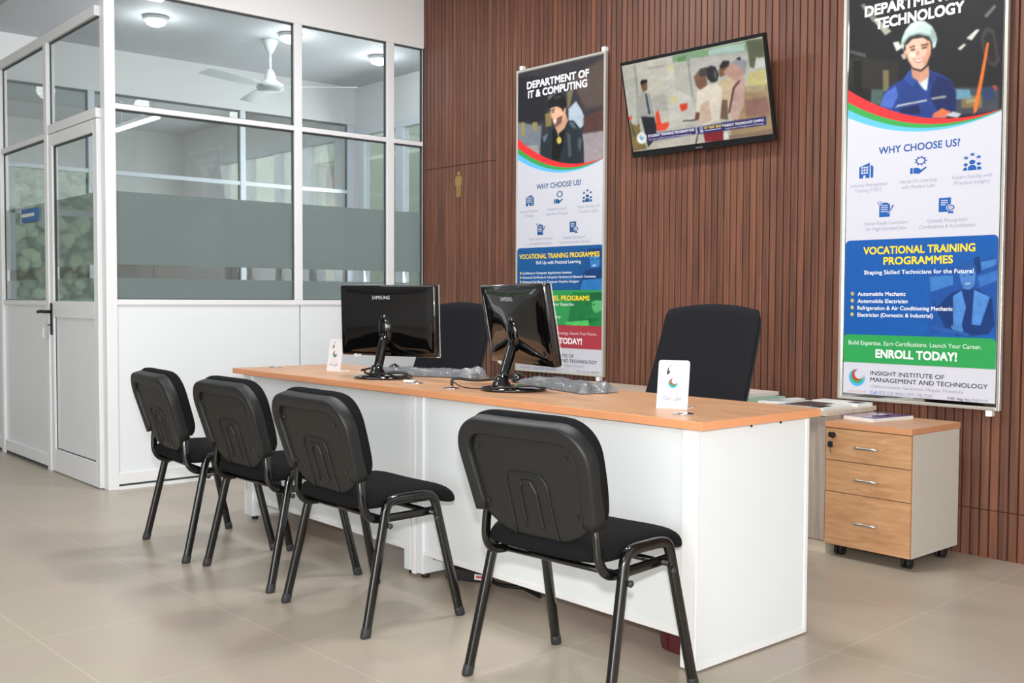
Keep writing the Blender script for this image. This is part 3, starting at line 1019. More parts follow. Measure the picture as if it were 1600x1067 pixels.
hd.tube(chaikin([(-4.905, -0.075, 1.012), (-4.95, -0.077, 1.014), (-5.03, -0.075, 1.010)], 2), 0.010, 0.007)
hd = hd.build('door_handle', door)
k = MB(M['silver'])
k.tube([(-4.917, -0.03, 0.930), (-4.917, -0.068, 0.930)], 0.006)
k.box(-4.925, -4.909, -0.085, -0.066, 0.922, 0.938)
k.box(-4.940, -4.902, -0.080, -0.074, 0.845, 0.915, M['acrylic'], bevel=0.004)
k.build('key', hd)

# ---- inside the office: far partition, outer wall with windows, next room
X2, Y2 = -6.7, 3.08
w2 = structure_root('wall_office_far', (X2, 0, 0))
MB(M['officewall']).box(-0.05, 0.03, DY + 0.03, Y2, 2.768, OCEIL).build('bulkhead', w2)
MB(M['panel']).box(-0.03, 0.0, DY + 0.03, Y2, 0.0, 1.06).build('panel', w2)
for a, b in ((0.565, 0.617), (1.888, 1.938), (3.0, 3.08)):
    MB(M['winframe']).box(-0.03, 0.025, a, b, 1.06, 2.768, bevel=0.003).build('post', w2)
for z0, z1 in ((1.06, 1.095), (2.108, 2.143)):
    MB(M['winframe']).box(-0.025, 0.02, DY + 0.03, 3.0, z0, z1, bevel=0.003).build('rail', w2)
g = MB(M['joint_shade'])  # shade at pane heads and right edges, built as dark strips
for a, b in ((DY + 0.03, 0.565), (0.617, 1.888), (1.938, 3.0)):
    g.box(-0.012, 0.004, a, b, 2.750, 2.768)
    g.box(-0.012, 0.004, b - 0.012, b, 1.095, 2.75)
g.build('joint_shade', w2)
for a, b in ((DY + 0.03, 0.565), (0.617, 1.888), (1.938, 3.0)):
    w = structure_root('window_%d' % wn_, (X2, 0, 0))
    wn_ += 1
    gp = MB(M['glass'])
    gp.box(-0.004, 0.0, a, b, 1.095, 2.108)
    gp.box(-0.004, 0.0, a, b, 2.143, 2.750)
    gp.build('glass_pane', w)

we = structure_root('wall_outer', (0, Y2, 0))
mb = MB(M['officewall'])
mb.box(-10.7, PX - 0.07, 0.0, 0.12, 0.0, 1.0)
mb.box(-10.7, PX - 0.07, 0.0, 0.12, 2.72, CEIL)
mb.box(-10.7, -9.55, 0.0, 0.12, 1.0, 2.72)
mb.box(-6.94, -6.60, -0.01, 0.12, 1.0, 2.72)
mb.build('masonry', we)
edges = [(-9.55, -9.45), (-8.92, -8.80), (-8.27, -8.17), (-7.66, -7.52), (-7.04, -6.94), (-6.60, -6.51), (-5.985, -5.865), (-5.28, -5.16), (-4.6, -4.5)]
for a, b in edges:
    MB(M['winframe']).box(a, b, -0.010, 0.06, 1.06, 2.655, bevel=0.003).build('mullion', we)
MB(M['winframe']).box(-9.55, PX - 0.07, -0.012, 0.06, 2.655, 2.72, bevel=0.003).build('head_rail', we)
MB(M['winframe']).box(-9.55, PX - 0.07, -0.012, 0.06, 1.0, 1.06, bevel=0.003).build('sill_rail', we)
for a, b in zip(edges[:-1], edges[1:]):
    if abs(a[1] + 6.94) < 0.01:
        continue
    w = structure_root('window_%d' % wn_, (0, Y2, 0))
    wn_ += 1
    MB(M['glass']).box(a[1], b[0], 0.02, 0.025, 1.06, 2.655).build('glass_pane', w)
hl = MB(M['winframe'])
hl.tube([(-5.905, -0.012, 1.62), (-5.905, -0.045, 1.64), (-5.905, -0.05, 1.76), (-5.905, -0.012, 1.80)], 0.008)
hl.build('window_handle', we)

wf = structure_root('wall_far_end', (-10.6, 0, 0))
mb = MB(M['officewall'])
mb.box(-0.1, 0.0, -9.1, -3.6, 0, CEIL)
mb.box(-0.1, 0.0, -0.6, 3.2, 0, CEIL)
mb.box(-0.1, 0.0, -3.6, -0.6, 0, 1.05)
mb.box(-0.1, 0.0, -3.6, -0.6, 2.6, CEIL)
mb.build('masonry', wf)
mb = MB(M['winframe'])
for y in (-3.6, -2.63, -1.63, -0.66):
    mb.box(-0.08, -0.02, y, y + 0.06, 1.05, 2.6)
mb.box(-0.08, -0.02, -3.6, -0.6, 2.05, 2.12)
mb.build('window_frame', wf)

# ---- outdoors beyond the office windows
struct(MB(simple('outdoor_ground', (150, 140, 110), 0.9, noise=0.2, nscale=3)).box(-18, -2, 3.3, 9, -0.1, 0.0).build('ground_outside'))
ob = MB(M['outside'])
ob.box(-10.3, -4.0, 5.2, 5.5, 0.0, 4.6)
ob.box(-18.0, -11.25, 5.2, 5.5, 0.0, 4.6)
ob.box(-11.25, -10.3, 5.2, 5.5, 3.0, 4.6)
struct(ob.build('wall_neighbour'))
er = MB(M['earth'])
random.seed(3)
rings = []
for i in range(13):
    u = i / 12
    z = 0.0 + 3.6 * u
    rings.append([(-14.6 + 2.8 * j / 16, 5.9 + 0.9 * u + 0.12 * random.random(), z + 0.06 * random.random()) for j in range(17)])
er.rings(rings, None, closed=False, caps=False)
er.box(-14.6, -11.8, 6.9, 7.4, 0, 3.5)
struct(er.build('hill_bank'))
rk = MB(simple('reddish_rock', (150, 112, 88), 0.95, noise=0.4, nscale=8))
for j in range(26):
    x = -14.6 + 2.8 * random.random()
    bm = bmesh.new()
    bmesh.ops.create_icosphere(bm, subdivisions=2, radius=0.10 + 0.09 * random.random())
    for v in bm.verts:
        v.co += v.co * 0.35 * (random.random() - 0.5)
    rk.merge(bm, None, True, Matrix.Translation((x, 6.55 + 0.1 * random.random(), 2.98 + 0.24 * random.random())))
o = rk.build('rubble')
tag(o, 'reddish rubble on top of the yellow earth bank beyond the window', 'rubble', kind='stuff')
hg = MB(M['hedge'])
for j in range(1100):
    bm = bmesh.new()
    bmesh.ops.create_icosphere(bm, subdivisions=1, radius=0.05 + 0.07 * random.random())
    for v in bm.verts:
        v.co *= 0.75 + 0.5 * random.random()
    hg.merge(bm, None, False, Matrix.Translation((-12.6 + 0.5 * random.random(), -3.9 + 3.6 * random.random(), 0.1 + 2.7 * random.random())))
hg.box(-13.3, -12.75, -4.2, 0.2, 0.0, 3.3)
tag(hg.build('hedge'), 'green hedge growing outside the far left window', 'hedge', kind='stuff')

# ================================================================== OFFICE FITTINGS SEEN THROUGH THE GLASS
FX, FY = -5.517, 1.565
fan = thing('ceiling_fan', 'white three-bladed ceiling fan hanging inside the glazed office', 'fan', (FX, FY, OCEIL))
MB(M['fan']).lathe([(0.002, 0.0), (0.062, -0.001), (0.060, -0.02), (0.040, -0.07), (0.020, -0.105), (0.002, -0.107)]).build('canopy', fan)
MB(M['fan']).tube([(0, 0, -0.10), (0, 0, -0.27)], 0.011, ref=(1, 0, 0)).build('down_rod', fan)
MB(M['fan']).lathe([(0.002, -0.23), (0.022, -0.235), (0.036, -0.26), (0.050, -0.315), (0.080, -0.335), (0.105, -0.35), (0.108, -0.375), (0.095, -0.395), (0.050, -0.405), (0.002, -0.406)]).build('motor_housing', fan)
for a in (-72, 48, 168):
    b = MB(M['fan'])
    pts = []
    for i in range(9):
        r = 0.10 + 0.58 * i / 8
        w = 0.028 + 0.036 * min(1, max(0, (r - 0.13) / 0.12))
        pts.append((r, w))
    rings = []
    for r, w in pts:
        z0 = -0.367
        ti = math.radians(9)
        rings.append([(r, -w * math.cos(ti), z0 - w * math.sin(ti) - 0.002), (r, w * math.cos(ti), z0 + w * math.sin(ti) - 0.002),
                      (r, w * math.cos(ti), z0 + w * math.sin(ti) + 0.002), (r, -w * math.cos(ti), z0 - w * math.sin(ti) + 0.002)])
    b.rings(rings, None, True, True, False)
    b.build('blade', fan, Matrix.Rotation(math.radians(a), 4, 'Z'))

for (x, y, lab) in ((-5.463, 0.63, 'round white ceiling lamp nearest the glass door of the office'),
                    (-5.252, 1.592, 'round white ceiling lamp right beside the fan canopy'),
                    (-5.414, 2.511, 'round white ceiling lamp nearest the outer office windows')):
    t = thing('ceiling_lamp', lab, 'lamp', (x, y, OCEIL), 0, 'round ceiling lamps in the office')
    MB(M['fan']).lathe([(0.002, 0.0), (0.085, -0.001), (0.088, -0.02), (0.080, -0.03), (0.002, -0.03)]).build('lamp_base', t)
    MB(M['lamp']).lathe([(0.070, -0.026), (0.074, -0.034), (0.062, -0.055), (0.035, -0.068), (0.002, -0.072)]).build('diffuser', t)
    l = bpy.data.lights.new('ceiling_light', 'POINT')
    l.energy = 3
    l.shadow_soft_size = 0.08
    lo = bpy.data.objects.new('ceiling_light', l)
    COL.objects.link(lo)
    lo.location = (x, y, OCEIL - 0.16)
t = thing('tube_lamp', 'long white tube lamp hanging in the room beyond the far glass partition', 'lamp', (-8.23, 1.568, 2.8))
MB(M['tubelamp']).tube([(-0.53, 0, 0), (0.53, 0, 0)], 0.018).build('tube', t)
hb = MB(M['fan'])
hb.box(-0.54, 0.54, -0.025, 0.025, 0.018, 0.05)
hb.build('batten', t)
for x in (-0.4, 0.4):
    hb = MB(M['fan'])
    hb.tube([(x, 0, 0.05), (x, 0, OCEIL - 2.8)], 0.004, ref=(1, 0, 0))
    hb.build('hanging_rod', t)

sg = thing('office_sign', 'small blue sign with a white line of writing on the glass left of the door', 'sign', (-5.376, DY - 0.018, 1.598))
MB(M['bluesign']).box(-0.150, 0.150, -0.004, 0.012, 0, 0.088).build('sign_plate', sg)
MB(M['alu']).box(-0.164, -0.150, -0.004, 0.014, -0.002, 0.09).build('edge_cap', sg)
MB(M['paper']).box(-0.138, 0.130, -0.0050, -0.0042, 0.034, 0.056).build('white_line', sg)
# ---- dark cupboard in the next room, seen only through the clear strip
cb = thing('low_cupboard', 'dark low cupboard behind the far glass partition, seen through the clear strip', 'cupboard', (-7.25, 2.46, 0))
MB(M['darkwood']).box(-0.22, 0.20, -0.50, 0.52, 0.0, 1.42, bevel=0.006).build('carcass', cb)
MB(M['darkwood']).box(0.20, 0.218, -0.49, 0.005, 0.08, 1.40, bevel=0.004).build('door', cb)
MB(M['darkwood']).box(0.20, 0.218, 0.015, 0.51, 0.08, 1.40, bevel=0.004).build('door', cb)
cb = thing('low_cupboard', 'brown low cupboard behind the far glass partition, on the left in the clear strip', 'cupboard', (-7.25, 1.12, 0))
MB(M['brownboard']).box(-0.22, 0.20, -1.25, 0.80, 0.0, 1.42, bevel=0.006).build('carcass', cb)
for y0 in (-1.24, -0.56, 0.12):
    MB(M['brownboard']).box(0.20, 0.218, y0, y0 + 0.67, 0.08, 1.40, bevel=0.004).build('door', cb)
# ================================================================== VISITOR CHAIRS


def back_frame_pts():
    pass


LEAN = 0.30
LEANV = Vector((0, -LEAN, 1)).normalized()
BN = LEANV.cross(Vector((1, 0, 0))).normalized()     # normal of the back, sign fixed below
if BN.y > 0:
    BN = -BN                                          # points to the rear
BO = Vector((0, -0.205, 0.50))                        # lower end of the shell's rim, rear face


def bp(x, w, d):
    """point on the back: x across, w up the lean, d forward of the rear face; the back is slightly hollow."""
    return BO + Vector((x, 0, 0)) + LEANV * w - BN * (d + 0.08 * x * x)


def pillow(hw, w0, w1, d_mid, T, m, fn, nu=18, nv=20, p=5, q=0.5, flat_back=True):
    """closed cushion: hw(w) half width, T thickness each way."""
    b = MB(m)
    front, back = [], []
    for j in range(nv + 1):
        tv = -math.cos(PI * j / nv)                   # denser rows at the ends
        w = w0 + (w1 - w0) * (tv + 1) / 2
        rf, rb = [], []
        for i in range(nu + 1):
            tu = -math.cos(PI * i / nu)
            e = max(0.0, (1 - abs(tu) ** p)) ** q * max(0.0, (1 - abs(tv) ** (p + 1))) ** q
            x = hw(w) * tu
            rf.append(fn(x, w, d_mid + T * e))
            rb.append(fn(x, w, d_mid - (T * 0.55 if flat_back else T) * e))
        front.append(rf)
        back.append(rb)
    for g, flip in ((front, False), (back, True)):
        vv = [[b.bm.verts.new(pnt) for pnt in r] for r in g]
        for a, c in zip(vv[:-1], vv[1:]):
            for i in range(nu):
                f = b.bm.faces.new((a[i], a[i + 1], c[i + 1], c[i]) if not flip else (a[i], c[i], c[i + 1], a[i + 1]))
                f.smooth = True
    bmesh.ops.remove_doubles(b.bm, verts=list(b.bm.verts), dist=0.0004)
    return b


def hw_back(w, H=0.286, half=0.241, r=0.100):
    h = half - 0.02 * max(0, 1 - w / 0.2) ** 2
    if w > H - r:
        k = min(1.0, (w - (H - r)) / r)
        h = half - r + r * math.sqrt(max(0.0, 1 - k * k))
    return h


def make_visitor_chair():
    t = thing('visitor_chair', 'chair', 'chair')
    # moulded rim of the shell: up one side, over the top, down the other
    path = []
    half, H, r = 0.221, 0.260, 0.080
    for w in np.linspace(0, H - r, 7):
        path.append((-half + 0.018 * (1 - w / (H - r)), w))
    for a in np.linspace(PI, PI / 2, 9)[1:]:
        path.append((-half + r + r * math.cos(a), H - r + r * math.sin(a)))
    for x in np.linspace(-half + r, half - r, 7)[1:-1]:
        path.append((x, H))
    for a in np.linspace(PI / 2, 0, 9):
        path.append((half - r + r * math.cos(a), H - r + r * math.sin(a)))
    for w in np.linspace(H - r, 0, 7)[1:]:
        path.append((half - 0.018 * (1 - w / (H - r)), w))
    rim = MB(M['shell'])
    sec = superellipse(0.0235, 0.0245, 5, 20)          # radial, depth
    pts = [bp(x, w, 0.0225) for x, w in path]
    rings = []
    for i, p_ in enumerate(pts):
        tdir = (pts[min(i + 1, len(pts) - 1)] - pts[max(i - 1, 0)]).normalized()
        side = tdir.cross(BN).normalized()
        rings.append([p_ + side * a + BN * b for a, b in sec])
    rim.rings(rings)
    rim.build('backrest_rim', t)

    def hw_panel(w):
        h = 0.200
        if w < 0.02:
            k = min(1.0, (0.02 - w) / 0.085)
            h = 0.200 - 0.022 + 0.022 * 1 - 0.115 * k ** 2.2
        if w > 0.165:
            k = min(1.0, (w - 0.165) / 0.09)
            h = 0.200 - 0.09 + 0.09 * math.sqrt(max(0, 1 - k * k))
        return h

    sh = pillow(hw_panel, -0.062, 0.249, 0.016, 0.007, M['shell'], bp, 16, 22, 14, 0.6, False)
    sh = sh.build('backrest_shell', t)
    rb = MB(M['shell'])
    for hwid, w0, w1, rr in ((0.076, -0.055, 0.135, 0.0042), (0.030, -0.025, 0.112, 0.0055)):
        pp = [bp(-hwid * 1.05, w0, 0.0085)] + [bp(-hwid, w, 0.0085) for w in np.linspace(w0 + 0.02, w1 - 0.03, 6)]
        pp += [bp(-hwid + 0.012, w1 - 0.006, 0.0085), bp(-hwid + 0.035 * min(1, hwid / 0.08), w1, 0.0085)]
        pp += [bp(hwid - 0.035 * min(1, hwid / 0.08), w1, 0.0085), bp(hwid - 0.012, w1 - 0.006, 0.0085)]
        pp += [bp(hwid, w, 0.0085) for w in np.linspace(w1 - 0.03, w0 + 0.02, 6)] + [bp(hwid * 1.05, w0, 0.0085)]
        rb.tube(chaikin(pp, 1), rr, rr * 0.9, ref=tuple(BN), n=8)
    rb.build('moulded_ribs', sh)
    for x, w in ((-0.165, 0.195), (0.165, 0.195), (-0.165, 0.03), (0.165, 0.03)):
        sc = MB(M['tube'])
        sc.tube([bp(x, w, 0.012), bp(x, w, 0.004)], 0.0045, ref=(1, 0, 0), n=8)
        sc.build('screw', sh)

    cu = pillow(hw_back, 0.008, 0.289, 0.054, 0.045, M['fabric'], bp, 20, 24, 7, 0.45)
    cu.build('back_cushion', t)

    # seat cushion with a waterfall front edge
    def seat_fn(x, w, d):
        z = 0.418 + d
        if w > 0.12:
            z -= 0.034 * ((w - 0.12) / 0.12) ** 1.6
        z += 0.10 * x * x
        return Vector((x, w, z))

    def hw_seat(w):
        h = 0.222
        for edge, s in ((-0.185, 1), (0.238, -1)):
            dd = (w - edge) * s
            if dd < 0.07:
                h = min(h, 0.152 + 0.07 * math.sqrt(max(0, 1 - (1 - dd / 0.07) ** 2)))
        return h

    st = pillow(hw_seat, -0.185, 0.238, 0.0, 0.042, M['fabric'], seat_fn, 22, 24, 7, 0.42)
    st.build('seat_cushion', t)

    leg_sec = superellipse(0.0122, 0.0155, 3, 14)
    for s in (-1, 1):
        for e in (-1, 1):
            pts = [(s * 0.262, e * 0.193, 0.012), (s * 0.2435, e * 0.112, 0.360), (s * 0.2405, e * 0.098, 0.425), (s * 0.240, e * 0.06, 0.4365), (s * 0.240, 0.006 + e * -0.002, 0.4365)]
            pts = chaikin(pts, 3)
            lg = MB(M['tube'])
            lg.sweep(pts, leg_sec, None, ref=(1, 0, 0))
            lg = lg.build('leg', t)
            c = MB(M['cap'])
            d = (Vector(pts[1]) - Vector(pts[0])).normalized()
            p0 = Vector((s * 0.2627, e * 0.196, 0.0))
            c.sweep([p0, p0 + Vector((0, 0, 0.004)), p0 + d * 0.026, p0 + d * 0.032], [(a * 1.07, b * 1.09) for a, b in leg_sec], None, ref=(1, 0, 0), scales=[0.9, 1, 1, 0.94])
            c.build('foot_cap', lg)
    for s in (-1, 1):
        b = MB(M['tube'])
        pts = [(s * 0.213, 0.125, 0.372), (s * 0.213, -0.08, 0.368), (s * 0.214, -0.142, 0.372), (s * 0.212, -0.172, 0.410), (s * 0.207, -0.174, 0.47), (s * 0.200, -0.172, 0.51), (s * 0.204, -0.186, 0.56)]
        b.sweep(chaikin(pts, 3), superellipse(0.0095, 0.0140, 3, 12), None, ref=(1, 0, 0))
        b.build('back_support', t)
    for y in (-0.095, 0.098):
        b = MB(M['tube'])
        b.tube([(-0.246, y, 0.370), (0.246, y, 0.370)], 0.0095, n=10)
        b.build('cross_bar', t)
        for s in (-1, 1):
            k = MB(M['cap'])
            k.lathe([(0.001, 0), (0.009, 0.001), (0.010, 0.008), (0.006, 0.012), (0.001, 0.0125)], n=12)
            k.build('bolt', t, Matrix.Translation((s * 0.252, y, 0.352)) @ Matrix.Rotation(s * PI / 2, 4, 'Y'))
    return t


chair_spots = [
    (-1.164, -0.366, 0.0, 'black visitor chair third along the desk front, facing the join of the two desks'),
    (-2.443, -0.386, -4.5, 'black visitor chair at the far left end, nearest the glass door'),
    (-1.841, -0.354, 1.0, 'black visitor chair second from the glass door, facing the left desk'),
    (-0.183, -0.299, 4.7, 'black visitor chair closest to the camera, in front of the right desk')]
proto = make_visitor_chair()
for i, (x, y, a, lab) in enumerate(chair_spots):
    c = proto if i == 0 else copy_tree(proto)
    c.location = (x, y, 0)
    c.rotation_euler = (0, 0, math.radians(a))
    tag(c, lab, 'chair', 'visitor chairs along the front of the desks')

# ================================================================== DESKS
DZ = 0.75


def grommet(parent, x, y):
    g = MB(M['chrome'])
    g.lathe([(0.002, DZ + 0.0002), (0.034, DZ + 0.0002), (0.033, DZ + 0.003), (0.026, DZ + 0.0036), (0.002, DZ + 0.0036)], center=(x, y, 0))
    g.box(x - 0.012, x + 0.012, y - 0.024, y - 0.006, DZ + 0.0036, DZ + 0.0042, M['foot'])
    g.build('cable_grommet', parent)


def leg_loop(parent, x0, x1, side):
    """white steel loop leg: front post, rear post, floor beam, feet."""
    f = MB(M['metalwhite'])
    f.box(x0, x1, 0.004, 0.058, 0.018, 0.722, bevel=0.003)
    f.box(x0, x1, 0.50, 0.56, 0.018, 0.722, bevel=0.003)
    f.box(x0, x1, 0.058, 0.50, 0.018, 0.068, bevel=0.003)
    f = f.build('leg_frame', parent)
    for y in (0.033, 0.53):
        k = MB(M['foot'])
        k.lathe([(0.002, 0.0), (0.016, 0.0), (0.016, 0.010), (0.010, 0.018), (0.002, 0.018)], center=((x0 + x1) / 2, y, 0), n=14)
        k.build('levelling_foot', f)


def desktop(parent, x0, x1):
    d = MB(M['top'], M['edge'])
    d.box(x0, x1, -0.018, 0.594, DZ - 0.0015, DZ, M['top'])
    d.box(x0, x1, -0.020, 0.596, DZ - 0.026, DZ - 0.0012, M['edge'], bevel=0.0012)
    d.build('desktop', parent)


dl = thing('office_desk', 'beech-topped white desk on the left, carrying the monitor nearest the glass office', 'desk', (0, 0, 0), 0, 'reception desks')
desktop(dl, -2.950, -1.4715)
mp = MB(M['deskwhite'], M['desktrim'])
mp.box(-2.790, -1.489, 0.014, 0.030, 0.110, 0.724, M['deskwhite'])
mp.box(-2.790, -1.489, 0.011, 0.031, 0.096, 0.114, M['desktrim'])
mp.build('modesty_panel', dl)
leg_loop(dl, -2.850, -2.790, 1)
leg_loop(dl, -1.489, -1.446, -1)
sp = MB(M['deskwhite'], M['desktrim'])
sp.box(-2.868, -2.852, 0.0, 0.56, 0.02, 0.724, M['desktrim'])
sp.build('side_panel', dl)
bt = MB(M['silver'])
bt.box(-2.935, -2.855, 0.04, 0.08, 0.690, 0.722)
bt.build('top_bracket', dl)
grommet(dl, -2.863, 0.172)
grommet(dl, -1.605, 0.144)

dr = thing('office_desk', 'beech-topped white desk on the right with a full white end panel', 'desk', (0, 0, 0), 0, 'reception desks')
desktop(dr, -1.4700, 0.030)
mp = MB(M['deskwhite'], M['desktrim'])
mp.box(-1.382, -0.030, 0.014, 0.030, 0.108, 0.724, M['deskwhite'])
mp.box(-1.382, -0.030, 0.011, 0.031, 0.093, 0.111, M['desktrim'])
mp.build('modesty_panel', dr)
leg_loop(dr, -1.404, -1.382 + 0.020, 1)
sp = MB(M['desktrim'])
sp.box(-1.430, -1.408, 0.0, 0.56, 0.012, 0.724)
sp.build('side_panel', dr)
sp = MB(M['deskwhite'], M['desktrim'])
sp.box(-0.030, -0.002, 0.006, 0.574, 0.008, 0.724, M['deskwhite'])
sp.box(-0.057, -0.0, 0.0, 0.012, 0.006, 0.724, M['desktrim'], bevel=0.002)
sp.box(-0.006, 0.001, 0.012, 0.560, 0.006, 0.022, M['desktrim'])
sp.box(-0.032, 0.001, 0.560, 0.578, 0.006, 0.724, M['desktrim'], bevel=0.002)
sp.build('end_panel', dr)
for y in (0.255, 0.41):
    sw = MB(M['foot'])
    sw.box(0.001, 0.004, y, y + 0.006, 0.712, 0.722)
    sw.build('screw', dr)
grommet(dr, -1.316, 0.109)
grommet(dr, -0.143, 0.108)

# ================================================================== MONITORS


def make_monitor(name, label, c, yaw_m, tilt, root_off, base_c):
    t = thing(name, label, 'monitor', (base_c[0], base_c[1], DZ + 0.0008), yaw_m, 'monitors on the reception desks')
    R = Matrix.Rotation(yaw_m, 4, 'Z')
    off = R.inverted() @ (Vector(c) - Vector((base_c[0], base_c[1], DZ)))
    XF = Matrix.Translation(off) @ Matrix.Rotation(tilt, 4, 'X')
    W, H = 0.51, 0.32
    h = MB(M['gloss'])
    # rear housing: bevelled slab with a raised dome field
    h.box(-W / 2, W / 2, -0.016, 0.020, -H / 2, H / 2, bevel=0.010, seg=4)
    for f in h.bm.faces:
        f.smooth = True
    nx, nz = 30, 20
    g = []
    for j in range(nz + 1):
        row = []
        for i in range(nx + 1):
            x = -W / 2 * 0.93 + W * 0.93 * i / nx
            z = -H / 2 * 0.90 + H * 0.90 * j / nz
            e = max(0, 1 - abs(2 * x / (W * 0.93)) ** 4) * max(0, 1 - abs(2 * z / (H * 0.90)) ** 4)
            row.append((x, -0.0155 - 0.010 * e ** 0.5 - 0.010 * math.exp(-(x * x + (z + 0.02) ** 2) / 0.012) * e, z))
        g.append(row)
    h.rings(g, M['gloss'], closed=False, caps=False)
    hs = h.build('housing', t, XF)
    ln = MB(M['logo'])  # thin pale strips draw the highlight along the housing's edges
    ln.box(-W / 2 + 0.002, W / 2 - 0.002, 0.014, 0.0205, -H / 2 - 0.0025, -H / 2 + 0.0005)
    ln.box(W / 2 - 0.0005, W / 2 + 0.0012, 0.0175, 0.0205, -H / 2, H / 2)
    ln.build('edge_highlight', hs, XF)
    tb = MB(M['paper'])
    for dx, dz, a in ((-0.172, -0.158, 0.3), (-0.160, -0.162, -0.4), (-0.150, -0.159, 0.2)):
        tb.prism([(dx - 0.008, dz - 0.004), (dx + 0.009, dz - 0.003 + 0.004 * a), (dx + 0.007, dz + 0.006), (dx - 0.006, dz + 0.004 + 0.006 * a)], -0.024, -0.0165)
    tb.build('film_tab', hs, XF)
    s = MB(M['screen'])
    s.box(-W / 2 + 0.018, W / 2 - 0.018, 0.0200, 0.0208, -H / 2 + 0.022, H / 2 - 0.018)
    s.build('screen', t, XF)
    p = Print()
    p.text('SAMSUNG', -0.070, 0.025, 0, 0.0165, (200, 212, 212), 1, 0.006)
    p.build('maker_lettering', M['card'], hs, XF @ Matrix.Translation((0, -0.0262, 0.105)))
    # hub on the rear and leaning neck
    hub = XF @ Vector((0.0, -0.026, -0.050))
    d = MB(M['gloss'])
    rings = []
    for k in range(9):
        a = PI / 2 * k / 8
        rr = math.cos(a)
        rings.append([XF @ Vector((0.052 * rr * math.cos(q) * (0.75), -0.020 - 0.034 * math.sin(a), -0.035 + 0.075 * rr * math.sin(q))) for q in np.linspace(0, 2 * PI, 24, endpoint=False)])
    d.rings(rings)
    d.build('hub', t)
    n = MB(M['gloss'])
    root = Vector((root_off[0], root_off[1], 0.022))
    tip = XF @ Vector((0.0, -0.034, -0.058))
    mid = root.lerp(tip, 0.5)
    n.tube([root, root.lerp(tip, 0.25), mid, root.lerp(tip, 0.8), tip], 0.021, 0.021, ref=(1, 0, 0), n=18, scales=[1.15, 1.0, 1.0, 1.0, 0.9])
    n.lathe([(0.002, 0.006), (0.046, 0.008), (0.038, 0.022), (0.028, 0.040), (0.022, 0.058), (0.002, 0.06)], center=(root_off[0], root_off[1], 0), n=20)
    n.build('neck', t)
    b = MB(M['gloss'])
    b.lathe([(0.002, 0.0), (0.122, 0.0), (0.130, 0.003), (0.130, 0.007), (0.120, 0.0125), (0.06, 0.0165), (0.002, 0.0175)], n=48)
    b.build('base', t)
    return t


mon_l = make_monitor('monitor', 'black monitor on the left desk, its back turned squarely to the room', (-1.968, 0.258, 1.004), math.radians(21.57), math.radians(2.5), (-0.01, -0.035), (-1.937, 0.207))
mon_r = make_monitor('monitor', 'black monitor on the right desk, seen half edge-on beside the join', (-1.155, 0.320, 1.004), math.radians(-11.75), math.radians(10.2), (-0.015, -0.045), (-1.110, 0.255))


def cable(name, label, pts, r=0.0035, cat='cable', it=3, owner=None):
    c = MB(M['cable'])
    c.tube(chaikin(pts, it), r, n=8, ref=(0.3, 0.2, 1))
    if owner is not None:
        inv = (Matrix.Translation(owner.location) @ Matrix.Rotation(owner.rotation_euler.z, 4, 'Z')).inverted()
        return c.build(name, owner, inv)
    return tag(c.build(name), label, cat)


cable('monitor_cable', 'black cables looped round the foot of the left monitor', [(-1.90, 0.115, 0.80), (-1.96, 0.10, 0.785), (-2.00, 0.15, 0.79), (-1.93, 0.105, 0.772), (-1.83, 0.125, 0.778), (-1.76, 0.17, 0.785), (-1.73, 0.20, 0.775), (-1.78, 0.215, 0.781), (-1.85, 0.16, 0.783), (-1.80, 0.15, 0.772), (-1.72, 0.17, 0.764), (-1.66, 0.150, 0.761), (-1.625, 0.146, 0.761)], 0.0045, owner=mon_l)
pl = MB(M['desktrim'])
pl.box(-0.028, 0.028, -0.008, 0.008, 0, 0.010, bevel=0.002)
pl.box(0.028, 0.046, -0.006, 0.006, 0.002, 0.008, M['silver'])
o = pl.build('cable_plug')
o.location = (-1.625, 0.128, DZ + 0.004)
o.rotation_euler = (0, 0, math.radians(12))
tag(o, 'white cable plug lying by the grommet of the left desk', 'plug')
cable('power_cable', 'thick black cable running from the grommet to the right monitor', [(-1.316, 0.112, 0.7615), (-1.318, 0.112, 0.785), (-1.305, 0.125, 0.792), (-1.24, 0.16, 0.784), (-1.18, 0.20, 0.790), (-1.14, 0.235, 0.805), (-1.13, 0.27, 0.80)], 0.006, owner=mon_r)
cable('thin_cable', 'thin black cable sagging across the foot of the right monitor', [(-1.305, 0.108, 0.758), (-1.300, 0.104, 0.782), (-1.24, 0.09, 0.764), (-1.15, 0.085, 0.762), (-1.08, 0.10, 0.766), (-1.02, 0.115, 0.772), (-0.98, 0.16, 0.775), (-0.965, 0.215, 0.778), (-0.962, 0.27, 0.768), (-0.985, 0.31, 0.766)], 0.0025, owner=mon_r)

# ================================================================== KEYBOARDS, MICE, CARDS


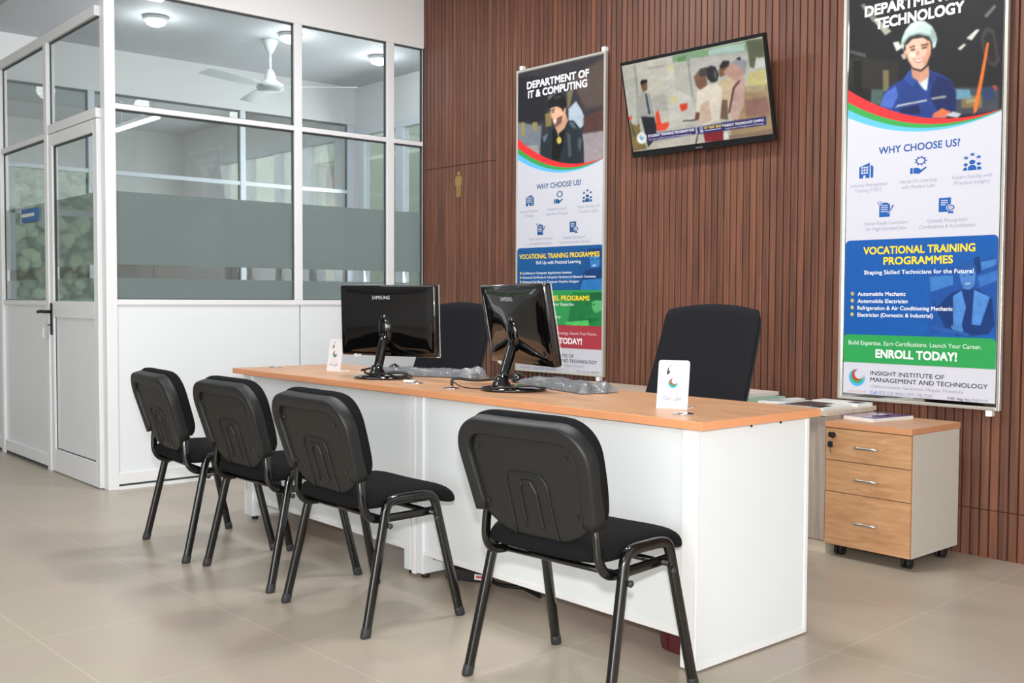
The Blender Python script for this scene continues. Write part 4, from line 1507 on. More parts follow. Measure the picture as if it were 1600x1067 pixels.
def make_keyboard(label, x, y, a, seed):
    t = thing('keyboard', label, 'keyboard', (x, y, DZ), a, 'keyboards still in their plastic bags')
    b = MB(M['keys'])
    b.box(-0.220, 0.220, -0.070, 0.070, 0.002, 0.016, bevel=0.004)
    b.build('keyboard_body', t)
    k = MB(M['keys'])
    for r in range(5):
        for i in range(15):
            xx = -0.210 + i * 0.028
            yy = -0.060 + r * 0.025
            k.box(xx, xx + 0.024, yy, yy + 0.021, 0.016, 0.021)
    k.build('keys', t)
    rnd = random.Random(seed)
    w = MB(M['wrap'])
    nx, ny = 54, 22
    ph = [rnd.random() * 6 for _ in range(8)]
    for top in (1, 0):
        g = []
        for j in range(ny + 1):
            row = []
            for i in range(nx + 1):
                u, v = -1 + 2 * i / nx, -1 + 2 * j / ny
                e = max(0, 1 - u ** 10) ** 0.5 * max(0, 1 - v ** 6) ** 0.5
                wr = 0.004 * math.sin(9 * u + 5 * v + ph[0]) + 0.004 * math.sin(17 * u - 11 * v + ph[1]) + 0.003 * math.sin(31 * u + 23 * v + ph[2])
                lift = 0.016 * max(0, u - 0.62) / 0.38 * (1 + math.sin(6 * v + ph[3]))
                xx = u * 0.272 + 0.006 * math.sin(7 * v + ph[4])
                yy = v * 0.083 + 0.006 * math.sin(6 * u + ph[5])
                z = 0.0035 + (0.0225 * e + (wr * 0.9 + 0.003) * e + lift * e if top else 0) if top else 0.0012
                row.append((xx, yy, max(z, 0.0012 + 0.001 * top)))
            g.append(row)
        w.rings(g, None, closed=False, caps=False)
    w.build('plastic_bag', t)
    return t


make_keyboard('keyboard in a crumpled clear bag behind the left monitor', -1.922, 0.452, math.radians(22), 5)
make_keyboard('keyboard in a crumpled clear bag behind the right monitor', -1.050, 0.474, math.radians(-16), 9)


def make_mouse(label, x, y, a):
    t = thing('computer_mouse', label, 'mouse', (x, y, DZ), a, 'computer mice')
    b = MB(M['gloss'])
    rings = []
    for k in range(10):
        q = PI / 2 * k / 9
        rr = math.cos(q)
        rings.append([(0.034 * rr * math.cos(s), 0.058 * rr * math.sin(s), 0.001 + 0.038 * math.sin(q) * (1 - 0.12 * math.sin(s))) for s in np.linspace(0, 2 * PI, 28, endpoint=False)])
    b.rings(rings)
    b.build('mouse_shell', t)
    w = MB(M['cap'])
    w.tube([(-0.004, 0.033, 0.030), (0.004, 0.033, 0.030)], 0.007, ref=(0, 0, 1), n=12)
    w.build('scroll_wheel', t)
    return t


make_mouse('black computer mouse lying behind the left monitor', -2.235, 0.470, math.radians(60))
make_mouse('black computer mouse lying behind the right monitor', -1.385, 0.525, math.radians(40))

CREST = (((56, 160, 196), 0.0118, 0.0, 0.0020, 0.0096), ((60, 170, 120), 0.0092, 0.0004, 0.0018, 0.0072), ((214, 60, 70), 0.0066, 0.0012, 0.0008, 0.0054))


def logo(p, cx, cz, k, lay=2):
    """three nested crescents: blue, green, red."""
    p.crescent(cx, cz, 1.00 * k, 0.13 * k, 0.26 * k, 0.80 * k, (84, 172, 232), lay)
    p.crescent(cx + 0.02 * k, cz + 0.13 * k, 0.80 * k, 0.12 * k, 0.20 * k, 0.64 * k, (66, 166, 86), lay + 1)
    p.crescent(cx + 0.06 * k, cz + 0.30 * k, 0.64 * k, 0.18 * k, 0.10 * k, 0.54 * k, (205, 44, 62), lay + 2)


def make_card(label, x, y, a):
    t = thing('review_card_stand', label, 'card stand', (x, y, DZ), a, 'white card stands on the desks')
    lean = math.radians(9)
    XF = Matrix.Rotation(-lean, 4, 'X')
    Wc, Hc, r = 0.105, 0.158, 0.009
    poly = [(-Wc / 2, 0), (Wc / 2, 0)]
    poly += [(Wc / 2 - r + r * math.cos(q), Hc - r + r * math.sin(q)) for q in np.linspace(0, PI / 2, 6)]
    poly += [(-Wc / 2 + r + r * math.cos(q), Hc - r + r * math.sin(q)) for q in np.linspace(PI / 2, PI, 6)]
    c = MB(M['acrylic'])
    c.prism(poly, 0.0, 0.0028)
    c.build('card_plate', t, XF)
    f = MB(M['acrylic'])
    f.box(-Wc / 2, Wc / 2, 0.0, 0.062, 0.0, 0.0028)
    f.build('foot_plate', t)
    p = Print()
    logo(p, 0.0, 0.083, 0.0165, 1)
    p.text('INSIGHT', -0.020, 0.020, 0.0590, 0.003, (214, 170, 176), 1, 0, 1.3)
    for i, wd_ in enumerate((0.006, 0.004, 0.007, 0.003, 0.005)):
        p.rect(-0.018 + i * 0.0078, -0.018 + i * 0.0078 + wd_, 0.0470, 0.0490, (172, 176, 186), 1)
    xs = [(-0.031, -0.0165), (-0.0150, -0.0055), (-0.0040, 0.0055), (0.0070, 0.0160), (0.0175, 0.0200), (0.0215, 0.0300)]
    for ch, (x0, x1), col in zip('Google', xs, ((66, 133, 244), (234, 67, 53), (251, 188, 5), (66, 133, 244), (52, 168, 83), (234, 67, 53))):
        hh = 0.0135
        p.text(ch, x0, x1, 0.0335, hh, col, 1)
    # tapping-hand mark, top left
    dk = (70, 76, 84)
    p.poly([(-0.024, 0.112), (-0.018, 0.110), (-0.010, 0.121), (-0.012, 0.124), (-0.017, 0.120), (-0.016, 0.134), (-0.019, 0.134), (-0.023, 0.121)], dk, 1)
    p.poly([(-0.016, 0.137), (-0.006, 0.138), (-0.006, 0.140), (-0.016, 0.1395)], dk, 1)
    p.rect(-0.026, 0.000, 0.1435, 0.1445, (176, 178, 184), 1)
    p.rect(0.014, 0.030, 0.1435, 0.1445, (176, 178, 184), 1)
    for i in range(5):
        p.disc(-0.012 + i * 0.006, 0.018, 0.0011, 0.0011, (225, 205, 140), 1, 8)
    p.build('card_print', M['card'], t, XF)
    return t


make_card('white card stand on the right desk, by its front right corner', -0.275, 0.208, math.radians(22))
make_card('white card stand on the left desk, half behind the left monitor', -2.452, 0.262, math.radians(6))
# ================================================================== BANNERS ON THE SLATTED WALL
WHITE, NAVY, BLUE, YELLOW, GREY = (207, 208, 218), (38, 76, 132), (22, 92, 172), (250, 214, 56), (150, 156, 178)


def curve_h(s, left, mid, right):
    """parabola through (0.012, left), (0.395, mid), (0.742, right)"""
    x0, x1, x2 = 0.012, 0.395, 0.742
    return (left * (s - x1) * (s - x2) / ((x0 - x1) * (x0 - x2)) + mid * (s - x0) * (s - x2) / ((x1 - x0) * (x1 - x2))
            + right * (s - x0) * (s - x1) / ((x2 - x0) * (x2 - x1)))


def swoosh(X, Z, C):
    bands = [((238, 52, 56), 1.462, 1.277, 1.272), ((62, 164, 80), 1.403, 1.249, 1.270), ((100, 190, 250), 1.368, 1.231, 1.268), ((207, 208, 218), 1.330, 1.216, 1.265)]
    for col, l, m_, r_ in bands:
        k = np.clip((curve_h(X, l, m_, r_) - Z) / 0.003 + 0.5, 0, 1)[..., None]
        C = C * (1 - k) + np.array(col, float) * k
    return C


def star(cx, cz, r):
    return [(cx + (r if i % 2 == 0 else r * 0.42) * math.cos(PI / 2 + i * PI / 5), cz + (r if i % 2 == 0 else r * 0.42) * math.sin(PI / 2 + i * PI / 5)) for i in range(10)]


class Squat:
    """draws on a Print with heights scaled about one level"""

    def __init__(self, p, z, zn, k):
        self.p, self.f, self.k = p, (lambda h: zn + (h - z) * k), k

    def poly(self, pts, *a):
        self.p.poly([(x, self.f(h)) for x, h in pts], *a)

    def rect(self, x0, x1, z0, z1, *a):
        self.p.rect(x0, x1, self.f(z0), self.f(z1), *a)

    def disc(self, x, z, rx, rz, *a):
        self.p.disc(x, self.f(z), rx, rz * self.k, *a)


def icons(q, c):
    p = Squat(q, 1.055, 1.066, 0.68)
    # building
    x, z = 0.128, 1.055
    p.poly([(x - 0.036, z - 0.050), (x + 0.016, z - 0.050), (x + 0.016, z + 0.052), (x - 0.030, z + 0.030), (x - 0.036, z + 0.026)], c)
    p.poly([(x + 0.021, z - 0.050), (x + 0.034, z - 0.050), (x + 0.034, z + 0.026), (x + 0.021, z + 0.036)], c)
    for i in range(3):
        for j in range(3):
            p.rect(x - 0.026 + i * 0.0125, x - 0.017 + i * 0.0125, z - 0.020 + j * 0.018, z - 0.008 + j * 0.018, WHITE, 2)
    p.rect(x - 0.015, x - 0.004, z - 0.050, z - 0.031, WHITE, 2)
    # hand and gear
    p = Squat(q, 1.065, 1.070, 0.74)
    x, z = 0.378, 1.062
    for i in range(9):
        a = 2 * PI * i / 9
        p.poly([(x + 0.010 + 0.020 * math.cos(a - 0.16), z + 0.026 + 0.020 * math.sin(a - 0.16)), (x + 0.010 + 0.030 * math.cos(a - 0.1), z + 0.026 + 0.030 * math.sin(a - 0.1)),
                (x + 0.010 + 0.030 * math.cos(a + 0.1), z + 0.026 + 0.030 * math.sin(a + 0.1)), (x + 0.010 + 0.020 * math.cos(a + 0.16), z + 0.026 + 0.020 * math.sin(a + 0.16))], c)
    p.disc(x + 0.010, z + 0.026, 0.0225, 0.0225, c)
    p.disc(x + 0.010, z + 0.026, 0.0165, 0.0165, WHITE, 2)
    p.rect(x - 0.038, x - 0.026, z - 0.048, z - 0.012, c)
    p.poly([(x - 0.023, z - 0.046), (x + 0.004, z - 0.050), (x + 0.036, z - 0.020), (x + 0.038, z - 0.013), (x + 0.030, z - 0.013), (x + 0.012, z - 0.028), (x + 0.006, z - 0.019), (x - 0.008, z - 0.012), (x - 0.023, z - 0.014)], c)
    # people and stars
    p = Squat(q, 1.064, 1.064, 0.66)
    x, z = 0.617, 1.052
    for dx, dz in ((0, 0.055), (-0.027, 0.036), (0.027, 0.036)):
        p.poly(star(x + dx, z + dz, 0.0145), c)
    p.disc(x, z + 0.006, 0.0135, 0.0145, c)
    p.poly([(x - 0.019, z - 0.046), (x + 0.019, z - 0.046), (x + 0.017, z - 0.024), (x + 0.008, z - 0.013), (x - 0.008, z - 0.013), (x - 0.017, z - 0.024)], c)
    for s in (-1, 1):
        p.disc(x + s * 0.028, z - 0.008, 0.009, 0.010, c)
        p.poly([(x + s * 0.021, z - 0.046), (x + s * 0.040, z - 0.046), (x + s * 0.037, z - 0.028), (x + s * 0.022, z - 0.024)], c)
    # document and pencil
    p = Squat(q, 0.885, 0.883, 0.70)
    x, z = 0.225, 0.885
    p.poly([(x - 0.030, z - 0.050), (x + 0.022, z - 0.050), (x + 0.022, z + 0.030), (x + 0.006, z + 0.042), (x - 0.030, z + 0.042)], c)
    p.disc(x - 0.028, z + 0.042, 0.014, 0.014, WHITE, 2)
    p.disc(x - 0.028, z + 0.042, 0.011, 0.011, c, 3)
    p.disc(x - 0.028, z + 0.042, 0.007, 0.007, WHITE, 4)
    for j in range(4):
        p.rect(x - 0.022, x + 0.012, z - 0.018 + j * 0.013, z - 0.013 + j * 0.013, WHITE, 2)
    p.poly([(x + 0.010, z - 0.030), (x + 0.018, z - 0.030), (x + 0.046, z + 0.024), (x + 0.036, z + 0.030)], WHITE, 2)
    p.poly([(x + 0.013, z - 0.028), (x + 0.017, z - 0.028), (x + 0.042, z + 0.022), (x + 0.036, z + 0.026)], c, 3)
    # certificate with rosette
    p = Squat(q, 0.880, 0.881, 0.70)
    x, z = 0.508, 0.880
    p.rect(x - 0.034, x + 0.020, z - 0.038, z + 0.050, c)
    for j, w in enumerate((0.022, 0.032, 0.030)):
        p.rect(x - 0.024, x - 0.024 + w, z + 0.004 + j * 0.013, z + 0.010 + j * 0.013, WHITE, 2)
    p.disc(x + 0.020, z - 0.012, 0.021, 0.021, WHITE, 2)
    p.disc(x + 0.020, z - 0.012, 0.017, 0.017, c, 3)
    p.disc(x + 0.020, z - 0.012, 0.011, 0.011, WHITE, 4)
    p.poly([(x + 0.013, z - 0.012), (x + 0.018, z - 0.018), (x + 0.027, z - 0.006), (x + 0.025, z - 0.004), (x + 0.018, z - 0.014), (x + 0.015, z - 0.010)], c, 5)
    p.poly([(x + 0.010, z - 0.035), (x + 0.030, z - 0.035), (x + 0.032, z - 0.052), (x + 0.020, z - 0.046), (x + 0.008, z - 0.052)], c)


def captions(p, rows):
    for s, x0, x1, zc in rows:
        p.text(s, x0, x1, zc, 0.0165, GREY, 1, -0.004)


def footer(p, base=0.0):
    logo(p, 0.099, 0.106 + base, 0.041, 1)
    p.text('INSIGHT', 0.052, 0.146, 0.041 + base, 0.0105, (222, 128, 138), 1, 0, 1.25)
    p.text('INSIGHT INSTITUTE OF', 0.167, 0.515, 0.131 + base, 0.0205, (38, 44, 60), 1, 0.008)
    p.text('MANAGEMENT AND TECHNOLOGY', 0.167, 0.704, 0.101 + base, 0.0205, (38, 44, 60), 1, 0.008)


def banner(name, label, u0, z0, W, H, prints, sx):
    t = thing(name, label, 'banner', on_wall(u0, z0, 0.022), TH, 'framed banners on the slatted wall')
    b = MB(M['mirror'])
    b.box(0.010, W - 0.010, -0.001, 0.010, 0.010, H - 0.010)
    b.build('backing_panel', t)
    f = MB(M['alusilver'])
    f.box(0.0, 0.014, -0.012, 0.012, 0.0, H, bevel=0.002)
    f.box(W - 0.014, W, -0.012, 0.012, 0.0, H, bevel=0.002)
    f.box(0.014, W - 0.014, -0.012, 0.012, 0.0, 0.014, bevel=0.002)
    f.box(0.014, W - 0.014, -0.012, 0.012, H - 0.014, H, bevel=0.002)
    f.build('frame', t)
    for x, z in ((0.04, H), (W - 0.02, H), (W - 0.045, -0.026)):
        c = MB(M['acrylic'])
        c.box(x - 0.014, x + 0.014, -0.010, 0.021, z, z + 0.026, bevel=0.003)
        c.build('wall_clip', t)
    sh = MB(M['paper'])
    sh.box(sx[0], sx[1], -0.0085, -0.0065, sx[2], sx[3])
    sh.build('banner_sheet', t)
    o = prints.build('banner_artwork', M['banner'], t, Matrix.Translation((0, -0.0086, 0)))
    return t


W_, H_ = 0.755, 1.895
# ---- right banner: technology
p = Print()
sx = (0.028, 0.736, 0.030, H_ - 0.016)
p.rect(*sx, WHITE, 0)
p.photo(0.0283, 0.7357, 1.205, H_ - 0.0165, 0.0025, (31, 31, 34), PHOTO_TECH, 1, swoosh)
p.text('DEPARTMENT OF', 0.108, 0.610, 1.797, 0.048, (240, 241, 240), 2, 0.032)
p.text('TECHNOLOGY', 0.160, 0.566, 1.731, 0.048, (240, 241, 240), 2, 0.032)
p.text('WHY CHOOSE US?', 0.188, 0.562, 1.152, 0.033, (30, 84, 160), 1, 0.014)
icons(p, (30, 92, 170))
captions(p, [('Industry Recognized', 0.049, 0.228, 1.001), ('Training (TVEC)', 0.072, 0.204, 0.976), ('Hands-On Learning', 0.292, 0.463, 1.001), ('with Modern Labs', 0.300, 0.455, 0.976),
             ('Expert Faculty with', 0.533, 0.702, 1.001), ('Practical Insights', 0.541, 0.694, 0.976), ('Career Ready Curriculum', 0.121, 0.335, 0.821), ('for High-Demand Jobs', 0.131, 0.325, 0.796),
             ('Globally Recognized', 0.424, 0.600, 0.819), ('Certifications & Accreditation', 0.387, 0.636, 0.794)])
p.round_top(0.0285, 0.7355, 0.20, 0.746, 0.022, (24, 88, 166), 1)
p.photo(0.40, 0.7352, 0.302, 0.655, 0.003, (24, 88, 166), INSET_TECH, 2, None, 0)
p.text('VOCATIONAL TRAINING', 0.122, 0.638, 0.697, 0.035, YELLOW, 3, 0.022)
p.text('PROGRAMMES', 0.222, 0.542, 0.648, 0.035, YELLOW, 3, 0.022)
p.text('Shaping Skilled Technicians for the Future!', 0.126, 0.634, 0.596, 0.0195, (236, 240, 246), 3, 0.010)
for s, x1, z in (('Automobile Mechanic', 0.330, 0.497), ('Automobile Electrician', 0.340, 0.464), ('Refrigeration & Air Conditioning Mechanic', 0.546, 0.432), ('Electrician (Domestic & Industrial)', 0.458, 0.400)):
    p.text(s, 0.096, x1, z, 0.0185, (238, 241, 246), 3, 0.012)
    p.disc(0.069, z + 0.001, 0.0075, 0.0085, YELLOW, 3, 16)
    p.disc(0.070, z + 0.001, 0.0028, 0.0035, (24, 88, 166), 4, 10)
p.round_top(0.0285, 0.7355, 0.177, 0.307, 0.02, (48, 158, 84), 3)
p.text('Build Expertise. Earn Certifications. Launch Your Career.', 0.054, 0.675, 0.270, 0.021, (222, 240, 226), 4, 0.002)
p.text('ENROLL TODAY!', 0.192, 0.568, 0.223, 0.038, (250, 250, 246), 4, 0.028)
footer(p)
p.text('Udathennawatta, Ganatenna, Hingula, Mawanella', 0.168, 0.601, 0.071, 0.0145, (150, 150, 166), 1)
p.text('Call:', 0.167, 0.205, 0.042, 0.0165, (70, 140, 210), 1, 0.01)
p.text('035 224 0944 | 077 178 7557', 0.211, 0.464, 0.042, 0.0165, (130, 134, 152), 1)
p.text('TVEC Reg. No.:', 0.531, 0.633, 0.040, 0.0115, (88, 90, 108), 1, 0.014)
p.text('P08/0109', 0.639, 0.706, 0.040, 0.0115, (140, 142, 158), 1)
banner('wall_banner', 'tall framed banner with a helmeted young man in blue overalls, above the wooden drawer unit', -0.585, 0.639, W_, H_, p, sx)

# ---- left banner: computing
p = Print()
sx = (0.014, 0.744, 0.010, H_ - 0.030)
p.rect(*sx, WHITE, 0)
p.photo(0.0143, 0.7437, 1.195, H_ - 0.0305, 0.003, (54, 52, 58), PHOTO_IT, 1, swoosh)
p.text('DEPARTMENT OF', 0.098, 0.622, 1.779, 0.045, (238, 238, 246), 2, 0.032)
p.text('IT & COMPUTING', 0.108, 0.608, 1.722, 0.045, (238, 238, 246), 2, 0.032)
p.text('WHY CHOOSE US?', 0.186, 0.567, 1.146, 0.033, (52, 92, 138), 1, 0.012)
icons(p, (30, 84, 140))
captions(p, [('Industry-Focused', 0.040, 0.196, 1.001), ('IT Training', 0.074, 0.160, 0.972), ('Hands-On Labs &', 0.286, 0.446, 1.001), ('Real-World Projects', 0.276, 0.458, 0.972), ('Expert Faculty with', 0.540, 0.716, 1.001), ('Practical Insights', 0.550, 0.706, 0.972),
             ('Career Ready Curriculum', 0.118, 0.330, 0.826), ('for High-Demand Jobs', 0.126, 0.320, 0.797), ('Globally Recognized', 0.424, 0.602, 0.824), ('Certifications & Accreditation', 0.384, 0.640, 0.796)])
p.round_top(0.0145, 0.7435, 0.50, 0.772, 0.02, (26, 88, 148), 1)
p.photo(0.545, 0.7432, 0.506, 0.750, 0.003, (26, 88, 148), INSET_IT, 2, None, 0)
p.text('VOCATIONAL TRAINING PROGRAMMES', 0.036, 0.720, 0.719, 0.030, YELLOW, 3, 0.020)
p.text('Skill Up with Practical Learning', 0.186, 0.570, 0.679, 0.021, (232, 238, 246), 3, 0.008)
for s, x1, z in (('Certificate in Computer Applications Assistant', 0.495, 0.615), ('Advanced Certificate in Computer Hardware & Network Technician', 0.690, 0.588), ('Advanced Certificate in Computer Graphics Designer', 0.557, 0.561)):
    p.text(s, 0.061, x1, z, 0.0145, (226, 234, 244), 3, 0.014)
    p.disc(0.047, z, 0.006, 0.008, YELLOW, 3, 12)
p.rect(0.0145, 0.7435, 0.296, 0.508, (50, 152, 82), 3)
p.photo(0.44, 0.7432, 0.297, 0.495, 0.003, (50, 152, 82), INSET_IT_GREEN, 4, None, 0)
p.text('-LEVEL PROGRAMS', 0.262, 0.642, 0.461, 0.030, YELLOW, 5, 0.022)
p.text('Your Expertise', 0.330, 0.516, 0.424, 0.020, (226, 242, 230), 5, 0.006)
p.text('Technology', 0.293, 0.406, 0.348, 0.015, (226, 242, 230), 5, 0.006)
p.rect(0.0145, 0.7435, 0.159, 0.297, (174, 58, 70), 3)
p.text('Technology. Secure Your Future.', 0.344, 0.702, 0.250, 0.018, (236, 206, 210), 4, 0.004)
p.text('ENROLL TODAY!', 0.190, 0.582, 0.203, 0.036, (248, 244, 246), 4, 0.028)
footer(p, -0.018)
p.text('Ganatenna, Hingula, Mawanella', 0.330, 0.602, 0.055, 0.0135, (150, 150, 166), 1)
p.text('Call: 035 224 0944', 0.167, 0.370, 0.024, 0.0145, (132, 150, 190), 1)
p.text('TVEC Reg. No.: P08/0109', 0.537, 0.720, 0.023, 0.0115, (120, 122, 142), 1, 0.004)
banner('wall_banner', 'tall framed banner with a dark-haired man in a leather jacket, left of the television', -2.845, 0.652, W_, H_ - 0.012, p, sx)

# ================================================================== TELEVISION
tv = thing('television', 'black flat television tilted forward on the slatted wall, showing a training photo', 'television', (-1.576, 1.9, 2.146 - 0.26), 0.036)
XF = Matrix.Translation((0, 0, 0.26)) @ Matrix.Rotation(0.224, 4, 'X')
b = MB(M['tvblack'])
b.box(-0.4565, 0.4565, 0.0, 0.030, -0.2595, 0.2595, bevel=0.004)
b.box(-0.25, 0.25, 0.030, 0.055, -0.20, 0.10, bevel=0.01)
tb = b.build('tv_housing', tv, XF)
bz = MB(M['tvblack'])
for x0, x1, z0, z1 in ((-0.4565, -0.449, -0.2595, 0.2595), (0.449, 0.4565, -0.2595, 0.2595), (-0.449, 0.449, 0.2415, 0.2595), (-0.449, 0.449, -0.2595, -0.226)):
    bz.box(x0, x1, -0.005, 0.001, z0, z1, bevel=0.001)
bz.box(0.045, 0.066, -0.004, 0.004, -0.274, -0.258)
bz.build('bezel', tv, XF)
mk = MB(M['silver'])
mk.box(-0.022, 0.022, -0.0056, -0.0048, -0.2500, -0.2440)
mk.build('maker_badge', tb, XF)
p = Print()
p.photo(-0.449, 0.449, -0.226, 0.2415, 0.003, (190, 189, 178), TV_PICTURE, 1)
p.text('STUDENT TRAINING PROGRAM FOR', -0.330, -0.020, -0.1525, 0.0135, (236, 236, 246), 2, 0.028)
p.text('GOOD HOPE COLLEGE MAWANELLA', -0.330, -0.040, -0.1725, 0.0105, (186, 184, 214), 2, 0.004)
p.text('25', 0.044, 0.060, -0.152, 0.0125, (240, 212, 70), 2, 0.028)
p.text('TH', 0.062, 0.071, -0.149, 0.006, (240, 212, 70), 2, 0.02)
p.text('MAY 2025', 0.077, 0.150, -0.152, 0.0125, (240, 212, 70), 2, 0.028)
p.rect(0.045, 0.147, -0.1685, -0.1635, (186, 184, 214), 2)
p.disc(0.1605, -0.151, 0.004, 0.006, (240, 240, 246), 2, 12)
p.text('INSIGHT TECHNOLOGY CAMPUS', 0.170, 0.403, -0.1535, 0.0125, (236, 236, 246), 2, 0.026)
p.text('Insight Institute of Management and Technology', 0.174, 0.400, -0.1695, 0.0075, (206, 204, 226), 2, 0.008)
p.build('screen', M['tv'], tv, XF)
br = MB(M['tvblack'])
br.box(-0.10, 0.10, 0.105, 0.120, 0.14, 0.36)
br.tube([(0, 0.11, 0.25), (0, 0.05, 0.25)], 0.018, ref=(1, 0, 0))
br.build('wall_bracket', tv)

# ================================================================== BRASS FIGURE
sgn = thing('washroom_sign', 'small brass cut-out of a standing man on the slats by the glass office', 'sign', on_wall(-3.4465, 1.791, 0.001), TH)
fg = MB(M['brass'])
fg.prism([(-0.020, 0.0), (-0.003, 0.0), (-0.002, 0.078), (0.002, 0.078), (0.003, 0.0), (0.020, 0.0), (0.022, 0.072), (0.024, 0.078), (0.034, 0.078), (0.035, 0.128), (0.031, 0.138), (0.022, 0.142), (-0.022, 0.142), (-0.031, 0.138), (-0.035, 0.128), (-0.034, 0.078), (-0.024, 0.078), (-0.022, 0.072)], -0.004, 0.0)
fg.prism([(0.0135 * math.cos(2 * PI * i / 20), 0.159 + 0.0150 * math.sin(2 * PI * i / 20)) for i in range(20)], -0.004, 0.0)
fg.build('figure_plate', sgn)

# ================================================================== CREDENZA, DRAWERS AND WHAT LIES ON THEM
CZ = 0.622
cr = thing('credenza', 'long low grey-wood cabinet along the slatted wall behind the desks', 'cabinet', (0, 0, 0))
b = MB(M['ashtop'])
b.box(-2.50, -0.562, 1.575, 1.990, CZ - 0.020, CZ, bevel=0.0015)
b.build('cabinet_top', cr)
b = MB(M['ash'])
b.box(-2.49, -0.572, 1.610, 1.985, 0.052, CZ - 0.020)
b.build('carcass', cr)
for i in range(4):
    x0 = -2.488 + i * 0.479
    d = MB(M['ash'])
    d.box(x0 + 0.002, x0 + 0.476, 1.592, 1.610, 0.055, CZ - 0.024, bevel=0.0015)
    d = d.build('cabinet_door', cr)
    h = MB(M['silver'])
    hx = x0 + (0.44 if i % 2 == 0 else 0.04)
    h.box(hx - 0.005, hx + 0.005, 1.575, 1.592, 0.33, 0.43, bevel=0.002)
    h.build('handle', d)
b = MB(M['ashtop'])
b.box(-2.48, -0.575, 1.602, 1.98, 0.0, 0.050)
b.build('plinth', cr)

pd_ = thing('drawer_unit', 'three-drawer wooden unit on castors with cream sides, under the right banner', 'drawer unit', (-0.364, 1.57, 0))
PW = 0.196
b = MB(M['cream'])
b.box(-PW, PW, 0.018, 0.410, 0.052, 0.558)
b.build('carcass', pd_)
b = MB(M['top'], M['oakedge'])
b.box(-PW - 0.002, PW + 0.002, -0.002, 0.412, 0.5835, 0.585, M['top'])
b.box(-PW - 0.003, PW + 0.003, -0.003, 0.413, 0.559, 0.5838, M['oakedge'], bevel=0.0012)
b.build('unit_top', pd_)
for z0, z1 in ((0.420, 0.556), (0.284, 0.417), (0.054, 0.281)):
    d = MB(M['oak'])
    d.box(-PW + 0.001, PW - 0.001, 0.0, 0.018, z0, z1, bevel=0.0012)
    d = d.build('drawer', pd_)
    h = MB(M['silver'])
    zc = {0.420: 0.484, 0.284: 0.348, 0.054: 0.163}[z0]
    h.tube(chaikin([(-0.050, 0.0, zc), (-0.050, -0.022, zc), (0.050, -0.022, zc), (0.050, 0.0, zc)], 2), 0.0055, 0.0045, ref=(0, 0, 1), n=10)
    h.build('handle', d)
    if z0 > 0.4:
        k = MB(M['foot'])
        kx, kz = -0.160, 0.527
        k.tube([(kx, 0.0, kz), (kx, -0.012, kz)], 0.013, ref=(0, 0, 1), n=16)
        k.box(kx - 0.010, kx + 0.016, -0.026, -0.012, kz - 0.006, kz + 0.014, bevel=0.004)
        k.build('lock', d)
        k = MB(M['foot'], M['silver'])
        k.tube([(kx + 0.002, -0.019, kz - 0.005), (kx - 0.002, -0.019, kz - 0.026)], 0.0016, m=M['silver'], ref=(1, 0, 0), n=8)
        k.box(kx - 0.014, kx + 0.009, -0.022, -0.015, kz - 0.052, kz - 0.026, M['foot'], bevel=0.003)
        k.box(kx - 0.004, kx + 0.002, -0.020, -0.018, kz - 0.076, kz - 0.052, M['silver'])
        k.build('hanging_key', d)
for x in (-0.155, 0.155):
    for y in (0.062, 0.350):
        c = MB(M['foot'])
        c.tube([(x - 0.017, y, 0.023), (x - 0.006, y, 0.023)], 0.023, ref=(0, 0, 1), n=20)
        c.tube([(x + 0.006, y, 0.023), (x + 0.017, y, 0.023)], 0.023, ref=(0, 0, 1), n=20)
        c.box(x - 0.015, x + 0.015, y - 0.012, y + 0.014, 0.030, 0.050, bevel=0.003)
        c.build('castor', pd_)


def booklet(name, label, cat, corners, z, th, top, side, detail=None, group=None):
    """a thin book or leaflet from its four top corners (counter-clockwise)"""
    cx = sum(c[0] for c in corners) / 4
    cy = sum(c[1] for c in corners) / 4
    t = thing(name, label, cat, (cx, cy, z), 0, group)
    pts = [(x - cx, y - cy) for x, y in corners]
    b = MB(side)
    lo = [(x, y, 0.0) for x, y in pts]
    hi = [(x, y, th * 0.92) for x, y in pts]
    b.rings([lo, hi], smooth=False)
    b.build('pages', t)
    c = MB(top)
    c.rings([[(x * 1.005, y * 1.005, th * 0.92) for x, y in pts], [(x * 1.005, y * 1.005, th) for x, y in pts]], smooth=False)
    c.build('cover', t)
    if detail:
        d = MB()
        for (a0, a1, b0, b1, m) in detail:
            q = []
            for u, v in ((a0, b0), (a1, b0), (a1, b1), (a0, b1)):
                e0 = (pts[0][0] + (pts[1][0] - pts[0][0]) * u, pts[0][1] + (pts[1][1] - pts[0][1]) * u)
                e1 = (pts[3][0] + (pts[2][0] - pts[3][0]) * u, pts[3][1] + (pts[2][1] - pts[3][1]) * u)
                q.append((e0[0] + (e1[0] - e0[0]) * v, e0[1] + (e1[1] - e0[1]) * v, th + 0.0004))
            d.rings([q, [(x, y, z_ + 0.0003) for x, y, z_ in q]], m, smooth=False)
        d.build('cover_print', t)
    return t


